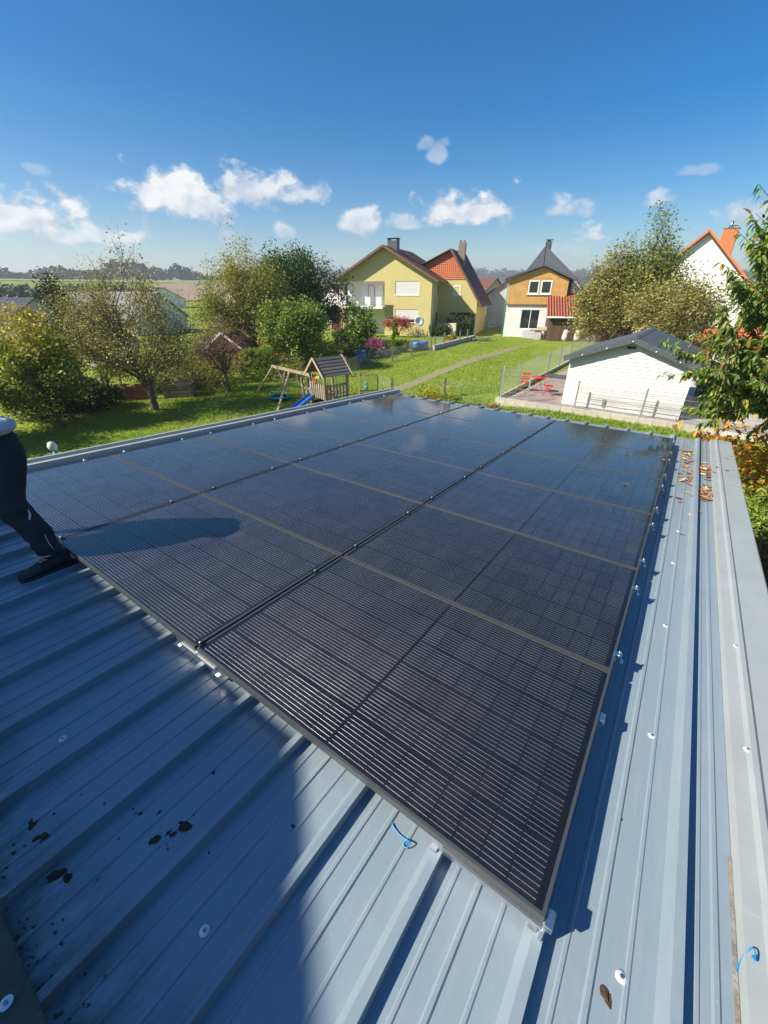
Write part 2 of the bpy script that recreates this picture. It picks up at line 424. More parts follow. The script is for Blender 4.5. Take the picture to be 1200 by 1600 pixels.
for s0 in range(0, nr, 3):
    prof = []
    k1 = s0; k2 = min(s0+3, nr-1)
    for k in range(k2, k1-1, -1):
        xr = RIB0 - k*PITCHX; rp = rib_profile(xr)
        if k == k2 and k2 != nr-1: prof += [(xr-.0145, ZP+.0425)] + rp[2:]
        elif k == k1 and k1 != 0: prof += rp[:2] + [(xr-.0155, ZP+.0420)]
        else: prof += rp
        if k > k1: prof += pan_profile(rp[3][0], RIB0-(k-1)*PITCHX-.054)
    if k1 == 0:
        prof += pan_profile(RIB0+.005, .545)[:8] + [(.500, ZP)]
    if k2 == nr-1: prof = [(RIB0-(nr-1)*PITCHX-.12, ZP)] + prof
    if k1 == k2: continue
    mb = MB(); n = len(prof)
    vs = [(x, YN, z) for x, z in prof] + [(x, YF, z) for x, z in prof] + [(x, YN, z-.0012) for x, z in prof] + [(x, YF, z-.0012) for x, z in prof]
    fs = [(i, i+1, n+i+1, n+i) for i in range(n-1)] + [(2*n+i, 3*n+i, 3*n+i+1, 2*n+i+1) for i in range(n-1)]
    fs += [(i, 2*n+i, 2*n+i+1, i+1) for i in range(n-1)] + [(n+i, n+i+1, 3*n+i+1, 3*n+i) for i in range(n-1)]
    mb.add(vs, fs)
    part('roof_sheet', mb, M_roof, garage)
XL = RIB0-(nr-1)*PITCHX-.12      # left end of the sheets
# right barge flashing: step, rolled bead, sloping plate, drip edge
def extr(prof, y0, y1, th=.002):
    mb = MB(); n = len(prof)
    vs = [(x, y0, z) for x, z in prof] + [(x, y1, z) for x, z in prof] + [(x, y0, z-th) for x, z in prof] + [(x, y1, z-th) for x, z in prof]
    fs = [(i, i+1, n+i+1, n+i) for i in range(n-1)] + [(2*n+i, 3*n+i, 3*n+i+1, 2*n+i+1) for i in range(n-1)]
    fs += [(i, 2*n+i, 2*n+i+1, i+1) for i in range(n-1)] + [(n+i, n+i+1, 3*n+i+1, 3*n+i) for i in range(n-1)]
    fs += [(0, n, 3*n, 2*n), (n-1, 3*n-1, 4*n-1, 2*n-1)]
    return mb.add(vs, fs)
pr_r = [(.500, ZP+.004), (.512, ZP+.034), (.560, ZP+.038), (.575, ZP+.052), (.596, ZP+.052), (.610, ZP+.040), (.772, ZP+.046), (.782, ZP+.040), (.786, ZP-.13), (.776, ZP-.14)]
part('barge_flashing', extr(pr_r, .448, YF+.01), M_flash, garage)
part('barge_flashing', extr([(x, z-.004) for x, z in pr_r], -1.6, .455), M_flash, garage)
M_dirt = M('dirty_seam', (.23,.20,.15), .9, c2=(.33,.31,.27), ns=14., bump=.4, bs=60.)
part('seam_dirt', MB().box(.4900, .4997, -.9, .62, ZP+.001, ZP+.007), M_dirt, garage)
# left flashing, raised with two folds
pr_l = [(XL-.22, ZP-.14), (XL-.22, ZP+.115), (XL-.165, ZP+.120), (XL-.160, ZP+.060), (XL-.045, ZP+.056), (XL-.040, ZP+.115), (XL+.020, ZP+.115), (XL+.024, ZP+.002)]
part('barge_flashing', extr(pr_l, YN-.6, YF+.01), M_flash, garage)
# near flashing and the boundary plate at the house end
part('head_flashing', MB().add([(XL, YN-.35, ZP+.13), (.48, YN-.35, ZP+.13), (.48, YN+.012, ZP+.048), (XL, YN+.012, ZP+.048), (XL, YN-.35, ZP+.11), (.48, YN-.35, ZP+.11), (.48, YN+.012, ZP+.043), (XL, YN+.012, ZP+.043)], [(0,1,2,3),(7,6,5,4),(3,2,6,7),(0,4,5,1),(1,5,6,2),(0,3,7,4)]), M_flash_dark, garage)
part('gutter', MB().tube([(XL-.2, YF+.07, ZP-.10), (.78, YF+.07, ZP-.10)], .065, 10), M_zinc, garage)
# walls down to the ground, set in from the edges
wall_mb = MB()
x0, x1, y0, y1 = XL-.1, .62, -1.55, YF-.2
cs = [(x0,y0),(x1,y0),(x1,y1),(x0,y1)]
RIi = MR.inverted()
vs = [(x, y, ZP-.05) for x, y in cs]
for x, y in cs:
    p = RW(x, y, 0); p.z = -.3; vs.append(RIi @ p)
wall_mb.add(vs, [(0,1,2,3),(7,6,5,4),(0,4,5,1),(1,5,6,2),(2,6,7,3),(3,7,4,0)])
part('wall', wall_mb, M_plaster, garage)
# screws with washers
sc = MB(); sc.lathe([(.0, .0005), (.0155, .0005), (.0155, .003), (.0130, .0046), (.0, .005)], n=18)
scm = sc.mesh('screw'); hx = MB(); hx.lathe([(.0055, .0045), (.0055, .0095), (.004, .0105), (.0, .0108)], n=6, smooth=False); hxm = hx.mesh('screw_head')
M_screw = M('screw_head_steel', (.35,.37,.40), .4, .9)
def roof_hit(px, py, z):
    d = raydir(px, py); o = Vector((0,0,EYE)); R3 = RA.transposed(); lo = RIi @ o; ld = R3 @ d
    return lo + ld*((z-lo.z)/ld.z)
SCREWS = [(180,1258,ZP),(320,1455,ZP),(98,1155,ZP),(25,1048,ZP),(970,1527,ZP),(1018,1150,ZP),(1040,978,ZP),(1060,830,ZP),(10,1568,ZP+.06),(1168,1172,ZP+.04),(1150,1010,ZP+.043),(1052,880,ZP)]
for px, py, z in SCREWS:
    p = roof_hit(px, py, z)
    s_ = link('screw', scm, M_washer, garage, loc=(p.x, p.y, z+.0005)); link('screw_head', hxm, M_screw, s_)

# ------------------------------------------------------------------ solar panels
PL, PS = 1.754, 1.134          # long and short side
PX, PY = 1.7737, 1.154
def pv_material(name, full):
    m = bpy.data.materials.new(name); m.use_nodes = True
    nt = m.node_tree; N = nt.nodes; L = nt.links; b = N['Principled BSDF']
    tc = N.new('ShaderNodeTexCoord'); sp = N.new('ShaderNodeSeparateXYZ'); L.new(tc.outputs['Object'], sp.inputs[0])
    def mt(op, a, c=None, d=None, clamp=False):
        n = N.new('ShaderNodeMath'); n.operation = op; n.use_clamp = clamp
        for i, v in enumerate((a, c, d)):
            if v is None: continue
            if isinstance(v, (int, float)): n.inputs[i].default_value = v
            else: L.new(v, n.inputs[i])
        return n.outputs[0]
    CP = .1845                     # cell pitch across
    y = sp.outputs['Y']
    if full: cy = mt('SUBTRACT', mt('MULTIPLY', mt('FRACT', mt('DIVIDE', mt('SUBTRACT', y, .0135), CP)), CP), CP/2)
    else: cy = y
    wp = .0194
    q = mt('DIVIDE', cy, wp); idx = mt('ROUND', q); fr = mt('SUBTRACT', q, idx)     # -0.5..0.5 across one wire pitch
    inw = mt('LESS_THAN', mt('ABSOLUTE', fr), WIRE_HALF*(1.35 if full else 1))
    inw = mt('MULTIPLY', inw, mt('LESS_THAN', mt('ABSOLUTE', idx), 4.5))
    if full:
        x = mt('ABSOLUTE', mt('SUBTRACT', sp.outputs['X'], -PL/2))
        hx_ = mt('SUBTRACT', x, .0045)
        cell_x = mt('SUBTRACT', mt('MULTIPLY', mt('FRACT', mt('DIVIDE', hx_, .0935)), .0935), .0935/2)
        incell = mt('MULTIPLY', mt('LESS_THAN', mt('ABSOLUTE', cell_x), .0443), mt('LESS_THAN', mt('ABSOLUTE', cy), .0912))
        incell = mt('MULTIPLY', incell, mt('GREATER_THAN', x, .0045)); incell = mt('MULTIPLY', incell, mt('LESS_THAN', x, .8465))
        incell = mt('MULTIPLY', incell, mt('LESS_THAN', mt('ABSOLUTE', mt('SUBTRACT', y, PS/2)), .5555))
        inw = mt('MULTIPLY', inw, incell)
    col = N.new('ShaderNodeMix'); col.data_type = 'RGBA'
    if full:
        cb = N.new('ShaderNodeMix'); cb.data_type = 'RGBA'; cb.inputs['A'].default_value = (.004,.004,.005,1); cb.inputs['B'].default_value = (.011,.012,.017,1); L.new(incell, cb.inputs['Factor'])
        L.new(cb.outputs['Result'], col.inputs['A'])
    else:
        oi = N.new('ShaderNodeObjectInfo'); cb = N.new('ShaderNodeMix'); cb.data_type = 'RGBA'
        cb.inputs['A'].default_value = (.0065,.0068,.009,1); cb.inputs['B'].default_value = (.0085,.009,.012,1); L.new(oi.outputs['Random'], cb.inputs['Factor'])
        L.new(cb.outputs['Result'], col.inputs['A'])
    wc = N.new('ShaderNodeMix'); wc.data_type = 'RGBA'; wc.inputs['A'].default_value = (.52,.52,.50,1); wc.inputs['B'].default_value = (.72,.71,.68,1)
    if full:
        wn = N.new('ShaderNodeTexWhiteNoise'); wn.noise_dimensions = '4D'; cx_ = N.new('ShaderNodeCombineXYZ')
        L.new(mt('FLOOR', mt('DIVIDE', mt('SUBTRACT', sp.outputs['X'], -PL/2), .0935)), cx_.inputs['X']); L.new(mt('FLOOR', mt('DIVIDE', mt('SUBTRACT', y, .0135), CP)), cx_.inputs['Y'])
        oi2 = N.new('ShaderNodeObjectInfo'); L.new(oi2.outputs['Random'], wn.inputs['W']); L.new(cx_.outputs[0], wn.inputs['Vector']); L.new(wn.outputs['Value'], wc.inputs['Factor'])
    else: L.new(oi.outputs['Random'], wc.inputs['Factor'])
    L.new(wc.outputs['Result'], col.inputs['B']); L.new(inw, col.inputs['Factor'])
    g_ = N.new('ShaderNodeNewGeometry'); dn = N.new('ShaderNodeTexNoise'); dn.inputs['Scale'].default_value = 3.5; dn.inputs['Detail'].default_value = 9; dn.inputs['Roughness'].default_value = .72; L.new(g_.outputs['Position'], dn.inputs['Vector'])
    dr = N.new('ShaderNodeMapRange'); dr.inputs[1].default_value = .42; dr.inputs[2].default_value = .75; dr.inputs[4].default_value = .10; L.new(dn.outputs['Fac'], dr.inputs[0])
    dm = N.new('ShaderNodeMix'); dm.data_type = 'RGBA'; L.new(dr.outputs[0], dm.inputs['Factor']); L.new(col.outputs['Result'], dm.inputs['A']); dm.inputs['B'].default_value = (.20,.19,.17,1); L.new(dm.outputs['Result'], b.inputs['Base Color'])
    L.new(mt('MULTIPLY', inw, .62), b.inputs['Metallic'])
    L.new(mt('MULTIPLY_ADD', inw, -.12, .5), b.inputs['Roughness'])
    b.inputs['Specular IOR Level'].default_value = .25
    # round wires: the normal turns across each wire
    ang = mt('MULTIPLY', mt('MULTIPLY', fr, 1/WIRE_HALF), inw)
    cv = N.new('ShaderNodeCombineXYZ'); L.new(mt('MULTIPLY', ang, .25 if full else .9), cv.inputs['Y']); cv.inputs['Z'].default_value = 1.0
    vt = N.new('ShaderNodeVectorTransform'); vt.vector_type = 'NORMAL'; vt.convert_from = 'OBJECT'; vt.convert_to = 'WORLD'
    L.new(cv.outputs[0], vt.inputs[0])
    nm = N.new('ShaderNodeVectorMath'); nm.operation = 'NORMALIZE'; L.new(vt.outputs[0], nm.inputs[0]); L.new(nm.outputs[0], b.inputs['Normal'])
    # the glass in front, faintly uneven and dusty
    n = N.new('ShaderNodeTexNoise'); n.inputs['Scale'].default_value = 1.1; n.inputs['Detail'].default_value = 1
    geo = N.new('ShaderNodeNewGeometry'); L.new(geo.outputs['Position'], n.inputs['Vector'])
    bp = N.new('ShaderNodeBump'); bp.inputs['Strength'].default_value = .05; bp.inputs['Distance'].default_value = .01; L.new(n.outputs['Fac'], bp.inputs['Height'])
    L.new(bp.outputs[0], b.inputs['Coat Normal'])
    b.inputs['Coat Weight'].default_value = 1.0; b.inputs['Coat Roughness'].default_value = .07; b.inputs['Coat IOR'].default_value = 1.58
    return m
WIRE_HALF = .027
M_pv = pv_material('laminate', True); M_cell = pv_material('cell', False)
M_back = M('black_backsheet', (.004,.004,.005), .5, coat=.85); M_back.node_tree.nodes['Principled BSDF'].inputs['Coat Roughness'].default_value = .07; M_back.node_tree.nodes['Principled BSDF'].inputs['Coat IOR'].default_value = 1.42
M_frame = M('anodised_frame', (.155,.163,.155), .46, .7, bump=.05, bs=80.)
FR = .032; LIP = .011
fm = MB()
for (a, b_, c, d) in ((-PL, 0, 0, LIP), (-PL, 0, PS-LIP, PS)): fm.box(a, b_, c, d, -FR, 0)
for (a, b_) in ((-PL, -PL+LIP), (-LIP, 0)): fm.box(a, b_, LIP, PS-LIP, -FR, 0)
frame_me = fm.mesh('frame')
lam_me = MB().box(-PL+LIP, -LIP, LIP, PS-LIP, -.008, -.0022).mesh('laminate')
back_me = lam_me.copy(); back_me.name = 'backsheet'
cell_me = MB().box(-.0442, .0442, -.091, .091, -.00225, -.00212).mesh('cell')
lam_me.materials.append(M_pv); back_me.materials.append(M_back); cell_me.materials.append(M_cell)
ROWN = ['nearest row', 'second row', 'third row', 'fourth row', 'fifth row', 'farthest row']
COLN = ['right column', 'middle column', 'left column']
for j in range(6):
    for i in range(3):
        extra = ''
        if (i, j) == (0, 3): extra = ' with a dead leaf on it'
        if (i, j) == (2, 0): extra = " beside the worker's shoe"
        t = thing('solar_panel', 'black solar panel in the %s, %s%s' % (ROWN[j], COLN[i], extra), 'solar panel', group='solar panels on the garage roof',
                  mw=MR @ Matrix.Translation((-i*PX + 0., j*PY + 0., rng.uniform(-.0012, .0012))))
        link('frame', frame_me, M_frame, t)
        if j < 2:
            link('backsheet', back_me, None, t)
            for a in range(18):
                h = a if a < 9 else a-9
                x = -PL/2 + (1 if a < 9 else -1)*(.0045 + .0935/2 + h*.0935)
                for c in range(6):
                    link('cell', cell_me, None, t, loc=(x, .0135+.1845*(c+.5), 0))
        else: link('laminate', lam_me, None, t)
# support rails on the ribs: short aluminium rails across the panel ends
M_alu = M('bright_aluminium', (.66,.68,.70), .38, 1.0)
rail_me = MB().box(-.20, .20, -.018, .018, ZP+.043, -FR-.001).mesh('mounting_rail')
SIDE = {0: 'right edge', 1: 'right seam', 2: 'left seam', 3: 'left edge'}
foot_me = MB().box(-.012, .012, -.03, .03, ZP+.0425, ZP+.05).mesh('rail_foot')
for i in range(4):
    for j in range(6):
        for oy in (.14, .87):
            if i in (0, 3): cx = -i*PX + (-.19 if i == 0 else .19) + (.02 if i == 3 else 0)
            else: cx = -i*PX + .01
            y = j*PY + oy
            if j == 0 and oy < .5: y = .022
            pos = 'left' if i == 3 else ('right' if i == 0 else 'inner')
            t = thing('mounting_rail', '%s short rail under the %s, %s of panels' % ('nearer' if oy < .5 else 'farther', SIDE[i], ROWN[j]), 'mounting rail', group='short rails under the panels', mw=MR @ Matrix.Translation((cx, y, 0)))
            link('rail_body', rail_me, M_alu, t); link('rail_foot', foot_me, M_zinc, t, loc=(-.17, 0, 0)); link('rail_foot', foot_me, M_zinc, t, loc=(.17, 0, 0))
# clamps
cl = MB(); cl.box(-.014, .026, -.016, .016, .0015, .0045); cl.box(.0215, .026, -.016, .016, -.034, .0015); cl.box(.026, .040, -.016, .016, -.036, -.032)
endc = cl.mesh('clamp_body'); blt = MB(); blt.lathe([(.0, .017), (.0065, .017), (.0075, .014), (.0075, .004), (.0035, .004), (.0035, -.03)], n=10); bltm = blt.mesh('clamp_bolt')
mc = MB(); mc.box(-.020, .020, -.016, .016, .0015, .0045); mc.box(-.007, .007, -.016, .016, -.03, .0015); midc = mc.mesh('clamp_body')
M_clamp = M('clamp_steel', (.86,.87,.88), .28, 1.0); M_clampk = M('clamp_black', (.02,.02,.02), .4, .5)
for i in range(4):
    for j in range(6):
        for oy in (.14, .87):
            if i == 0 and j == 0: continue
            y = j*PY + oy
            if j == 0 and oy < .5: y = .03
            x = {0: 0.004, 3: -3*PX + PX - PL - .004}.get(i, -i*PX + .0098)
            mw = MR @ Matrix.Translation((x, y, 0))
            if i == 3: mw = mw @ Matrix.Rotation(math.pi, 4, 'Z')
            t = thing('panel_clamp', '%s panel clamp on the %s, %s of panels' % ('nearer' if oy < .5 else 'farther', SIDE[i], ROWN[j]), 'clamp', group='clamps on the %s' % SIDE[i], mw=mw)
            link('clamp_body', endc if i in (0, 3) else midc, M_clamp if i in (0, 3) else M_clampk, t)
            link('clamp_bolt', bltm, M_clamp, t, loc=((.012 if i in (0, 3) else 0), 0, (.008 if i in (0,) else 0)))
# end caps of the two rails at the nearest right panel
for y, l in ((.012, 'bright aluminium rail end sticking out at the near corner of the panels'), (.845, 'bright aluminium rail end beside the nearest right panel')):
    t = thing('rail_bracket', l, 'bracket', mw=MR @ Matrix.Translation((.012, y, 0)))
    part('plate', MB().box(-.010, .014, -.024, .026, -.036, -.010), M_alu, t, bevel=.002)
    part('rib_grip', MB().box(-.012, -.002, -.03, .03, ZP+.044, -.036), M_alu, t)
t = thing('splice_plate', 'thin bright aluminium rail along the front edge of the nearest right panel', 'rail', mw=MR @ Matrix.Translation((-.165, -.004, 0)))
part('plate', MB().box(-.165, .165, -.006, .012, -.040, -.036), M_alu, t); part('lip', MB().box(-.165, .165, -.008, -.006, -.042, -.033), M_alu, t)
t = thing('splice_plate', 'thin bright aluminium rail at the front end of the left panel seam', 'rail', mw=MR @ Matrix.Translation((-1.73, -.004, 0)))
part('plate', MB().box(-.165, .13, -.006, .012, -.040, -.036), M_alu, t); part('lip', MB().box(-.165, .13, -.008, -.006, -.042, -.033), M_alu, t)
# ------------------------------------------------------------------ the house by the garage (casts the big shade over the near left of the roof)
M_houseplaster = M('house_plaster', (.72,.70,.64), .9, bump=.1, bs=50.)
M_darktile = M('dark_roof_tile', (.10,.06,.05), .7, c2=(.14,.08,.06), ns=6., bump=.4, bs=8.)
def shade_house():
    h = 3.05; k = h - ZP                      # eave corner above the panel plane
    cx, cy = -1.04 - .85*k, .03 - 1.10*k
    t = thing('neighbouring_house', 'house with plastered wall and tiled roof standing behind the near end of the garage', 'house', mw=MR)
    c = .55; W = 5.5
    e0 = (cx, cy, h); r0 = (cx, cy-W, h+c*W); b0 = (cx, cy-2*W, h)
    mb = MB(); mb.prism([(cx-14, cy, h), (cx-14, cy-W, h+c*W), (cx-14, cy-2*W, h), (cx-14, cy-2*W, h-.18), (cx-14, cy-W, h+c*W-.2), (cx-14, cy, h-.18)], (14, 0, 0))
    part('roof', mb, M_darktile, t)
    mb = MB(); y0, y1 = cy-.5, cy-2*W+.5
    mb.prism([(cx-.5, y0, -5), (cx-.5, y0, h+c*.5-.21), (cx-.5, cy-W, h+c*W-.21), (cx-.5, y1, h+c*.5-.21), (cx-.5, y1, -5)], (-13, 0, 0))
    part('wall', mb, M_houseplaster, t)
shade_house()

# ------------------------------------------------------------------ plants: builders
def leaf_cloud(cent, n_leaf, size, spread, elong=1.6, clump=None, droop=0., out_from=None, vary=.4, updir=.5):
    """diamond leaves scattered about the points cent (m,3); returns verts, faces, rnd"""
    m = len(cent); idx = rng.integers(0, m, n_leaf)
    sp = spread if np.ndim(spread) == 0 else spread[idx][:, None]
    P = cent[idx] + np.clip(rng.normal(0, .95, (n_leaf, 3)), -1.75, 1.75)*sp
    nrm = rng.normal(0, 1, (n_leaf, 3)); nrm[:, 2] = np.abs(nrm[:, 2]) + updir; nrm /= np.linalg.norm(nrm, axis=1)[:, None]
    d = rng.normal(0, 1, (n_leaf, 3)); d[:, 2] -= droop
    d -= nrm*(d*nrm).sum(1)[:, None]; d /= np.linalg.norm(d, axis=1)[:, None]
    s = np.cross(nrm, d)
    L = size*rng.uniform(1-vary, 1+vary, n_leaf)[:, None]; Wd = L/elong
    v = np.stack([P-d*L*.5, P+s*Wd*.5-d*L*.05+nrm*L*.06, P+d*L*.5-nrm*L*.08, P-s*Wd*.5-d*L*.05+nrm*L*.06], 1).reshape(-1, 3)
    f = np.arange(n_leaf*4).reshape(-1, 4)
    cr = (rng.random(m) if clump is None else clump)[idx]
    r = np.clip(cr*.6 + rng.random(n_leaf)*.4, 0, 1)
    return v, f, np.repeat(r, 4)
def join_np(lst):
    V = []; F = []; R_ = []; k = 0
    for v, f, r in lst: V.append(v); F.append(f+k); R_.append(r); k += len(v)
    return np.vstack(V), np.vstack(F), np.concatenate(R_)

LEAFMUL = 1.4
M_bark = M('bark', (.10,.075,.05), .95, c2=(.06,.045,.03), ns=12., bump=.8, bs=25., stretch=(1,1,.25))
M_barkgrey = M('grey_bark', (.15,.13,.10), .95, c2=(.09,.08,.06), ns=12., bump=.8, bs=25., stretch=(1,1,.25))
def tree(name, label, base, H, crown, n_tip, n_leaf, leaf, mat, bark, trunk_r=.12, trunk_h=None, spread=.28, shell=.5, lean=(0,0), up=.0, cat='tree', group=None, seed=0, keep=None, twigs=3, elong=1.6, clumpfn=None, vase=0., droop=0.):
    """crown = list of (cx,cy,cz, rx,ry,rz) ellipsoids relative to base; limbs run from the trunk to tips in them"""
    r = np.random.default_rng(seed+11)
    base = Vector(base); t = thing(name, label, cat, base, group=group)
    th = trunk_h if trunk_h is not None else H*.28
    top = Vector((lean[0], lean[1], th))
    mb = MB()
    bend = Vector((r.normal(0,.06), r.normal(0,.06), 0))*th
    mb.tube([(0,0,-.15), Vector((0,0,0))+bend*.2, top*.5+bend, top], [trunk_r*1.7, trunk_r*1.15, trunk_r*.95, trunk_r*.8], 8)
    vol = np.array([c[3]*c[4]*c[5] for c in crown])**.8; vol /= vol.sum()
    tips = []
    ids = r.choice(len(crown), n_tip, p=vol)
    for k in ids:
        c = crown[k]
        while True:
            d = r.normal(0, 1, 3); d /= np.linalg.norm(d)
            rr = (shell + (1-shell)*r.random())**.6 * (1 + r.normal(0, .10))
            p = np.array([c[0]+d[0]*c[3]*rr, c[1]+d[1]*c[4]*rr, c[2]+d[2]*c[5]*rr])
            if p[2] > .25: break
        tips.append(p)
    tips = np.array(tips)
    # main limbs towards cluster means
    nl = max(4, min(9, n_tip//9)); seeds = tips[r.choice(n_tip, nl, replace=False)]
    asg = np.argmin(((tips[:, None]-seeds[None])**2).sum(-1), 1)
    cents = []
    for l in range(nl):
        mine = tips[asg == l]
        if len(mine) == 0: continue
        mid = Vector(mine.mean(0))
        j = top.lerp(mid, .55) + Vector((0, 0, -.08*H*vase)); j.x += r.normal(0, .12); j.y += r.normal(0, .12)
        end = top.lerp(mid, .92)
        st = top*(r.uniform(.75, 1))
        q = st.lerp(j, .5) + Vector((r.normal(0,.1), r.normal(0,.1), r.normal(.05,.1)))
        mb.tube([st, q, j, end], [trunk_r*.55, trunk_r*.42, trunk_r*.32, trunk_r*.12], 6)
        for p in mine:
            p = Vector(p); s_ = (q, j, end)[r.integers(0, 3)].lerp(j, r.uniform(0, .6))
            m1 = s_.lerp(p, .5) + Vector((r.normal(0,.1), r.normal(0,.1), r.normal(.06*up,.08)))*max(.4, (p-s_).length*.3)
            mb.tube([s_, m1, p], [trunk_r*.16, trunk_r*.1, trunk_r*.04], 4, cap=False)
            cents.append(p); cents.append(m1.lerp(p, .6))
            for w in range(twigs):
                e = p + Vector(r.normal(0, 1, 3))*spread*1.3 + Vector((0, 0, up*spread*r.uniform(0, 2)))
                b = m1.lerp(p, r.uniform(.4, 1)); mb.tube([b, b.lerp(e, .5)+Vector(r.normal(0,.3,3))*spread*.3, e], [trunk_r*.06, trunk_r*.045, trunk_r*.025], 3, cap=False)
                cents.append(e.lerp(b, .3))
    part('trunk', mb, bark, t)
    cents = np.array(cents)
    clump = r.random(len(cents))
    if clumpfn is not None: clump = np.array([clumpfn(c, q) for c, q in zip(cents, clump)])
    v, f, q = leaf_cloud(cents, int(n_leaf*LEAFMUL), leaf*1.12, spread, clump=clump, elong=elong, droop=droop)
    ok = v[:, 2].reshape(-1, 4).min(1) > .02
    f = f[ok]
    link('crown', npmesh('crown', v, f, q), mat, t)
    return t
def shrub(name, label, base, rx, ry, h, n, leaf, mat, group=None, cat='shrub', seed=0, z0=.0, stems=6, shape='dome', spread=None):
    r = np.random.default_rng(seed+77)
    t = thing(name, label, cat, base, group=group)
    m = max(10, n//40); c = []
    for k in range(m):
        d = r.normal(0, 1, 3); d /= np.linalg.norm(d); rr = r.uniform(.55, 1)**.6
        if shape == 'dome': p = (d[0]*rx*rr, d[1]*ry*rr, z0 + (h-z0)*(.5+.5*d[2]*rr*.95))
        elif shape == 'box': p = (r.uniform(-rx, rx), r.uniform(-ry, ry), r.uniform(z0, h)); 
        else:
            zz = r.random(); w = (1-zz)**.7*.9+.1; a = r.uniform(0, 6.28); p = (math.cos(a)*rx*w*rr, math.sin(a)*ry*w*rr, z0+(h-z0)*zz)
        c.append(p)
    c = np.array(c)
    if shape == 'box':
        k = np.argmax(np.stack([np.abs(c[:,0])/rx, np.abs(c[:,1])/ry, (c[:,2])/h], 1), 1)
        for a in range(len(c)):
            if r.random() < .85:
                if k[a] == 0: c[a,0] = math.copysign(rx, c[a,0])
                elif k[a] == 1: c[a,1] = math.copysign(ry, c[a,1])
                else: c[a,2] = h
    mb = MB()
    for k in range(stems):
        p = Vector(c[r.integers(0, m)]); mb.tube([(p.x*.15, p.y*.15, -.05), (p.x*.4, p.y*.4, p.z*.5), p], [.025, .018, .008], 5)
    part('stem', mb, M_bark, t)
    sp = spread if spread else min(rx, h)*.16
    v, f, q = leaf_cloud(c, n, leaf, sp)
    f = f[v[:, 2].reshape(-1, 4).min(1) > -.02]
    link('foliage', npmesh('foliage', v, f, q), mat, t)
    return t

L_apple = leaf_mat('apple_leaves', [(0.130,0.145,0.031), (0.237,0.250,0.053), (0.355,0.343,0.092), (0.446,0.394,0.130), (0.237,0.145,0.077)])
L_yellowgreen = leaf_mat('yellow_green_leaves', [(0.080,0.144,0.022), (0.181,0.265,0.036), (0.400,0.408,0.048), (0.601,0.480,0.048), (0.441,0.217,0.048)])
L_autumn = leaf_mat('autumn_tree_leaves', [(0.117,0.158,0.025), (0.237,0.275,0.048), (0.394,0.367,0.057), (0.605,0.420,0.065)])
L_oak = leaf_mat('dark_green_leaves', [(0.023,0.055,0.011), (0.048,0.102,0.020), (0.083,0.146,0.028), (0.126,0.186,0.040)], trans=.25)
L_bush = leaf_mat('mid_green_leaves', [(0.070,0.130,0.020), (0.166,0.260,0.033), (0.283,0.378,0.053), (0.424,0.471,0.083)])
L_hedge = leaf_mat('hedge_leaves', [(0.091,0.156,0.013), (0.169,0.260,0.019), (0.247,0.338,0.033)])
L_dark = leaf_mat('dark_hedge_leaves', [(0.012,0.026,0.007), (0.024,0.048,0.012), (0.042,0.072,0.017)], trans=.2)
L_red = leaf_mat('red_leaves', [(.20,.03,.02), (.38,.06,.05), (.50,.12,.10)])
L_pink = leaf_mat('pink_flowers', [(.06,.10,.03), (.35,.06,.20), (.55,.14,.35), (.6,.2,.4)])
L_plum = leaf_mat('plum_leaves', [(0.163,0.090,0.049), (0.260,0.146,0.081), (0.325,0.163,0.114), (0.195,0.163,0.049)])
L_conif = leaf_mat('conifer_needles', [(0.020,0.037,0.013), (0.037,0.062,0.019), (0.062,0.088,0.025)], trans=.15)
L_yellow = leaf_mat('yellow_flowers', [(.10,.16,.02), (.22,.26,.03), (.55,.42,.01), (.75,.55,.01)])
L_silver = leaf_mat('silver_leaves', [(.12,.15,.09), (.22,.25,.16), (.32,.33,.24)])
L_orange = leaf_mat('orange_leaves', [(.35,.07,.02), (.50,.16,.03), (.62,.34,.03), (.70,.48,.03), (.45,.20,.10)])
L_wood = leaf_mat('far_wood_leaves', [(.020,.034,.014), (.032,.050,.018), (.05,.065,.02)], trans=.15)
L_pear = leaf_mat('pear_leaves', [(0.096,0.158,0.028), (0.182,0.263,0.048), (0.281,0.343,0.069), (0.366,0.367,0.083), (0.216,0.158,0.048)])

def G(px, py):
    p = ground_at(px, py); p.z = g1(p.x, p.y); return p
# orchard left of the garage
b = Vector((-14.3, 17.8, 0))
tree('young_tree', 'small yellow and green tree with a thin leaning trunk at the left', b, 5.2, [(-.9,.4,3.4,1.5,1.3,1.7), (-.3,0,2.1,1.8,1.5,1.3), (-1.6,.3,2.3,1.4,1.3,1.5)], 80, 9500, .125, L_yellowgreen, M_bark, .07, 1.0, .24, lean=(-.5,.1), seed=1, clumpfn=lambda c, q: min(1, max(0, q*.55 + (c[2]-2.6)*.28)))
b = G(243, 640)
tree('apple_tree', 'wide open crowned apple tree with bare twigs on the sunny lawn', b, 6.6, [(-.6,0,3.3,3.0,2.6,2.0), (-2.3,.4,3.6,1.5,1.5,1.9), (1.3,-.2,3.2,1.9,1.9,1.6), (-.4,.2,5.0,1.6,1.5,1.5)], 150, 12500, .085, L_apple, M_barkgrey, .17, 1.25, .33, shell=.35, up=1.4, seed=2, twigs=5)
b = G(357, 612)
tree('plum_tree', 'small sparse plum tree with reddish leaves and bare branches by the hedge', b, 3.7, [(0,0,2.7,1.55,1.4,1.1), (-.9,0,2.3,1.0,.9,.8)], 70, 2600, .07, L_plum, M_barkgrey, .12, 1.2, .25, shell=.4, up=.5, seed=3, twigs=6)
b = G(392, 586)
